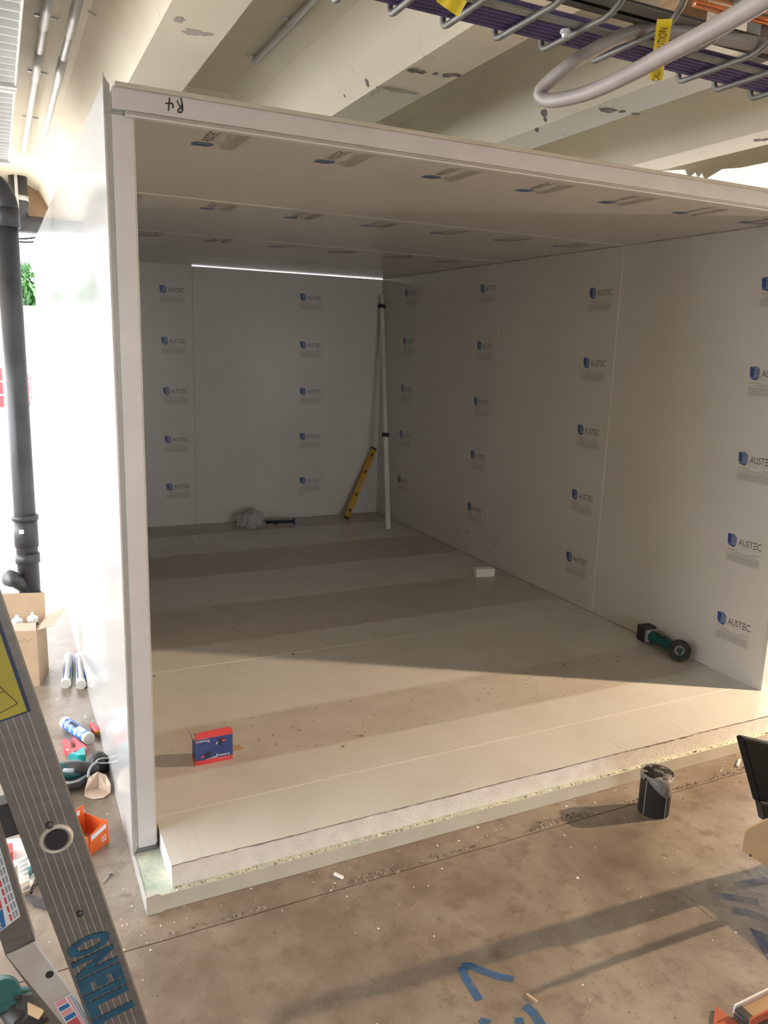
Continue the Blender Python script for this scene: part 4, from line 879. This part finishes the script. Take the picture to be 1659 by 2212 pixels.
# things seen between the ladder rails
pz = lambda x, y, z=0: G(x * .1507, 1780 + y * .1507, GZ + z)
org = empty('bit_organiser', pz(330, 800), 'white plastic organiser tray with blue bits behind the ladder', 'organiser')
prism('tray', [pz(245, 560), pz(380, 520), pz(520, 640), pz(540, 740), pz(420, 960), pz(330, 1000), pz(290, 860)], Z, .012, 'white_plastic', org, .002)
for k in range(6):
    a = pz(330 + 5 * k, 600 + 65 * k, .013); obox('divider', a + Z * .012, Vector((.9, .4, 0)).normalized(), Vector((-.4, .9, 0)).normalized(), Z, .03, .004, .026, 'white_plastic', org)
for k in range(3): a, e = pz(400 + 25 * k, 760 - 30 * k, .02), pz(440 + 25 * k, 610 - 20 * k, .03); tube('bit', [a, e], .006, ('teal_bright', 'sticker_grey', 'teal')[k], org, 8)
dm = prism('rubber_mat', [pz(345, 1050), pz(380, 1020), pz(560, 1070), pz(700, 1110), pz(730, 1250), pz(480, 1180)], Z, .006, 'dark_mat'); tag(dm, 'dark rubber offcut lying behind the ladder rail', 'mat')
hk = empty('hex_key', pz(470, 950), 'small black hex key beside the white organiser', 'hex key'); tube('shaft', smooth_path([pz(440, 990, .012), pz(480, 890, .02), pz(560, 840, .02)], 4), .006, 'marker', hk, 6)
pp = prism('paper_sheet', [pz(50, 235), pz(330, 200), pz(430, 450), pz(190, 640), pz(110, 420)], Z, .0015, 'paper'); tag(pp, 'white paper sheet lying on the slab between the ladder rails', 'paper')
rb = box('red_block', *sorted((pz(110, 480).x, pz(190, 480).x)), pz(150, 460).y - .03, pz(150, 460).y + .03, GZ + .002, GZ + .03, 'red_tool', None, .004); tag(rb, 'small dark red plastic block under the paper sheet', 'block')
# teal drill at the bottom left
pd = lambda x, y, z=0: G(x * .1989, 1980 + y * .1989, GZ + z)
dr = empty('cordless_drill', pd(120, 1000), 'teal and black cordless drill lying at the foot of the ladder', 'drill')
lathe('motor_housing', pd(-60, 830, .05), pd(60, 860, .10) - pd(-60, 830, .05), [(.03, 0), (.042, .015), (.044, .07), (.036, .085)], 'teal', dr, 20)
tube('body', smooth_path([pd(30, 900, .05), pd(180, 900, .05), pd(330, 880, .045)], 5), [.034 - .0009 * i for i in range(11)], 'teal', dr, 14)
tube('grip', smooth_path([pd(80, 960, .05), pd(160, 1060, .04), pd(240, 1180, .035)], 5), .027, 'rubber', dr, 14)
crumple('battery', pd(320, 1130, 0), .06, .05, .05, 'rubber', 2, dr, 2, .1)
prism('trigger_guard', [pd(300, 940, .07), pd(480, 1030, .07), pd(420, 1120, .07), pd(300, 1060, .07)], Z, .004, 'tan_board', dr)
lathe('lock_button', pd(180, 890, .085), Z, [(.006, 0), (.006, .004)], 'marker', dr, 12)

# cardboard carton with sealant tubes
def z2(x, y): return (x * .15672, 1300 + y * .15672)
cb = empty('sealant_carton', G(86, 1482), 'open brown cardboard carton holding white sealant tubes by the black pipe', 'carton')
c1, c2 = G(86, 1482), G(106, 1445); dy = (c2 - c1).normalized(); dxn = Vector((-dy.y, dy.x, 0)); dl = .21; wl2 = .26; hh = .29
def kb(x, y, z): return c1 + dxn * x + dy * y + Z * z
for nm, p, n in (('front_side', [kb(0, 0, 0), kb(wl2, 0, 0), kb(wl2, 0, hh), kb(0, 0, hh)], dy), ('right_side', [kb(0, .003, 0), kb(0, dl, 0), kb(0, dl, hh), kb(0, .003, hh)], dxn), ('left_side', [kb(wl2 - .003, .003, 0), kb(wl2 - .003, dl, 0), kb(wl2 - .003, dl, hh), kb(wl2 - .003, .003, hh)], dxn), ('back_side', [kb(.003, dl - .003, 0), kb(wl2 - .003, dl - .003, 0), kb(wl2 - .003, dl - .003, hh), kb(.003, dl - .003, hh)], dy)):
    prism(nm, p, n, .003, 'cardboard', cb)
prism('back_flap', [kb(.002, dl + .001, hh), kb(wl2 - .002, dl + .001, hh), kb(wl2 - .004, dl + .02, hh + .12), kb(.004, dl + .02, hh + .12)], dy, .003, 'cardboard', cb)
prism('right_flap', [kb(-.001, .002, hh), kb(-.001, dl - .002, hh), kb(-.085, dl + .03, hh + .03), kb(-.07, .03, hh + .01)], Z, .003, 'cardboard_pale', cb)
prism('front_flap', [kb(.002, -.001, hh), kb(wl2 - .002, -.001, hh), kb(wl2 - .01, .05, hh + .02), kb(.01, .05, hh + .02)], Z, .003, 'cardboard_pale', cb)
prism('bottom', [kb(.003, .003, .002), kb(wl2 - .003, .003, .002), kb(wl2 - .003, dl - .003, .002), kb(.003, dl - .003, .002)], Z, .002, 'cardboard', cb)
strips('pen_scribble', [smooth_path([kb(.02 + .01 * k, -.0004, hh - .05 + .012 * math.sin(k * 2.1)) for k in range(9)], 3), smooth_path([kb(.03 + .012 * k, -.0004, .07 + .02 * math.sin(k * 2.4) - .008 * k) for k in range(6)], 3)], .0018, dy, 'chip', cb)
for i, (px, py, zt) in enumerate(((50, 1352, .31), (79, 1340, .32))):
    x_ = .11 if i == 0 else .045; y_ = .10 if i == 0 else .13; bs = kb(x_, y_, .006)
    o = empty('sealant_tube', bs, ('left', 'right')[i] + ' white capped sealant tube standing in the cardboard carton', 'sealant tube')
    lathe('tube', bs, Z, [(.0245, 0), (.0245, hh + .0)], 'white_plastic', o, 20); lathe('printed_band', bs + Z * (hh - .02), Z, [(.0249, 0), (.0249, .014)], 'sticker_navy' if i else 'sticker_grey', o, 20)
    lathe('cap', bs + Z * (hh + .0005), Z, [(.026, 0), (.026, .018), (.018, .024), (.008, .028), (.007, .04), (.002, .044)], 'white_plastic', o, 20)

# black drain stack
px_, py_ = -.285, 2.15
dp_ = empty('drain_pipe', (px_, py_, GZ), 'black plastic drain stack with an elbow beside the glossy wall', 'pipe')
top_z = at(10, 470, 1, py_).z
tube('pipe', [(px_, py_, GZ), (px_, py_, top_z)], .0545, 'black_pipe', dp_, 24)
tube('elbow', smooth_path([(px_, py_, top_z - .02), (px_, py_, top_z + .06), (px_ - .03, py_, top_z + .13), (px_ - .10, py_, top_z + .16), (px_ - .30, py_, top_z + .165)], 6), .060, 'black_pipe', dp_, 24)
tube('elbow_socket', [(px_, py_, top_z - .045), (px_, py_, top_z + .045)], .064, 'black_pipe', dp_, 24)
def pz_(py): return at(50, py, 1, py_).z
for z0, z1, r_ in ((pz_(1122), pz_(1112), .067), (pz_(1180), pz_(1122), .0605), (pz_(1215), pz_(1195), .062), (pz_(1290), pz_(1283), .064)):
    tube('socket', [(px_, py_, z0), (px_, py_, z1)], r_, 'black_pipe', dp_, 24)
tube('access_branch', [(px_, py_, pz_(1275)), (px_ - .06, py_ - .05, pz_(1250)), (px_ - .085, py_ - .07, pz_(1240))], .036, 'black_pipe', dp_, 20); tube('access_cap', [(px_ - .08, py_ - .066, pz_(1242)), (px_ - .10, py_ - .085, pz_(1236))], .043, 'black_pipe', dp_, 20)
raw('pipe_label', [(px_ - .035, py_ - .0556, pz_(1148)), (px_ - .012, py_ - .0595, pz_(1148)), (px_ - .012, py_ - .0595, pz_(1139)), (px_ - .035, py_ - .0556, pz_(1139))], [(0, 1, 2, 3)], 'sticker_white', dp_)
# suspended drain at the edge beam
sd_ = empty('suspended_drain', at(60, 480, 1, 5.6), 'black suspended drain pipe with metal straps under the edge beam', 'pipe')
yb = 5.55; a = at(56, 485, 1, yb)
tube('horizontal_pipe', [(a.x - .9, yb, a.z), (a.x + .9, yb, a.z)], .075, 'black_pipe', sd_, 24)
c = at(40, 420, 1, yb); tube('riser', [(c.x, yb, a.z), (c.x, yb, 2.95)], .075, 'black_pipe', sd_, 24)
for z_, xo in ((at(54, 430, 1, yb).z, .0), (at(30, 446, 1, yb).z, -.05)): tube('strap', [(c.x + xo, yb, z_ - .02), (c.x + xo, yb, z_ + .02)], .079, 'galv_bright', sd_, 24)
box('hanger_rod', c.x - .03, c.x - .005, yb - .1, yb - .085, a.z + .02, 2.95, 'galv_bright', sd_)
for k in range(2):
    cc0 = at(30 + 12 * k, 515, 1, 5.4); pts = [cc0 + Vector((-.15 + .09 * i, 0, .03 - .03 * math.sin(i * .8))) for i in range(5)]
    tag(tube('hanging_cable', smooth_path([p + Vector((0, .08 * k, -.02 * k)) for p in pts], 4), .008, 'black_cable', None, 8), ('upper', 'lower')[k] + ' black cable sagging under the suspended drain', 'cable')

# ================================================================== OUTSIDE
def tree(x, y, base, hgt, rad, label, seed):
    r = random.Random(seed); e = empty('tree', (x, y, GZ - .02), label, 'tree'); tube('trunk', [(x, y, GZ - .02), (x + .05, y, base), (x + .1, y + .1, base + hgt * .6)], [.16, .12, .05], 'bark', e, 10)
    vs, fs = [], []
    for k in range(14000):
        while True:
            q = Vector((r.uniform(-1, 1), r.uniform(-1, 1), r.uniform(-1, 1)))
            if q.length < 1: break
        q = q * (.72 + .28 * mnoise.noise(q * 2.2 + Vector((seed, 0, 0))) + .2); p = Vector((x + q.x * rad, y + q.y * rad, base + hgt * .5 + q.z * hgt * .55)); n = Vector((r.gauss(0, 1), r.gauss(0, 1), r.gauss(0, 1))).normalized(); _, s, u = frame(n); l = r.uniform(.06, .12); o = len(vs)
        vs += [p - s * l * .4, p + u * l, p + s * l * .4, p - u * l * .7]; fs.append((o, o + 1, o + 2, o + 3))
    f = raw('foliage', vs, fs, ['leaf', 'leaf_light'], e, mi=[r.randint(0, 1) for _ in fs]); f['kind'] = 'stuff'
zt = at(45, 545, 1, 15.5).z
tree(-.6, 15.5, .8, zt - .8, 1.5, 'bright green tree behind the white boundary wall', 4)
tree(-4.2, 16.5, .8, zt - .2, 1.9, 'second green tree behind the white boundary wall farther left', 9)
# red plastic barrier with white mesh fence in front
yb = 9.0; z1, z0 = at(40, 792, 1, yb).z, at(40, 880, 1, yb).z; xr = at(68, 830, 1, yb).x
rbm = empty('plastic_barrier', (xr - .9, yb, GZ - .02), 'red plastic barrier panel standing outside behind white mesh', 'barrier')
prism('panel', [(xr - 1.8, yb, z0), (xr - .04, yb, z0), (xr, yb, z0 + .1), (xr, yb, z1 - .12), (xr - .14, yb, z1), (xr - 1.8, yb, z1)], Y, .05, 'barrier_red', rbm, .006)
for x_ in (xr - 1.7, xr - .25): box('foot', x_ - .05, x_ + .05, yb - .25, yb + .3, GZ - .02, GZ + .06, 'rubber', rbm); box('support', x_ - .03, x_ + .03, yb + .05, yb + .09, GZ, z0 + .1, 'barrier_red', rbm)
mf = empty('mesh_fence', (xr - .9, yb - .3, GZ - .02), 'white wire mesh fence panel outside at the left edge', 'fence')
for k in range(14): tube('upright_wire', [(xr + .12 - .15 * k, yb - .3, GZ - .02), (xr + .12 - .15 * k, yb - .3, z1 + .25)], .009, 'outdoor_white', mf, 6)
for k in range(10): z_ = z0 - .5 + k * .17; tube('cross_wire', [(xr + .13, yb - .3, z_), (xr - 1.9, yb - .3, z_)], .009, 'outdoor_white', mf, 6)
# yellow rail seen past the right wall
c = at(1660, 1482, 0, W + .9); yr_ = box('yellow_rail', c.x - .02, c.x + .5, c.y - .05, c.y + .25, c.z - .03, c.z + .03, 'yellow_plastic', None, .005); tag(yr_, 'yellow plastic kerb seen beyond the right wall', 'kerb')
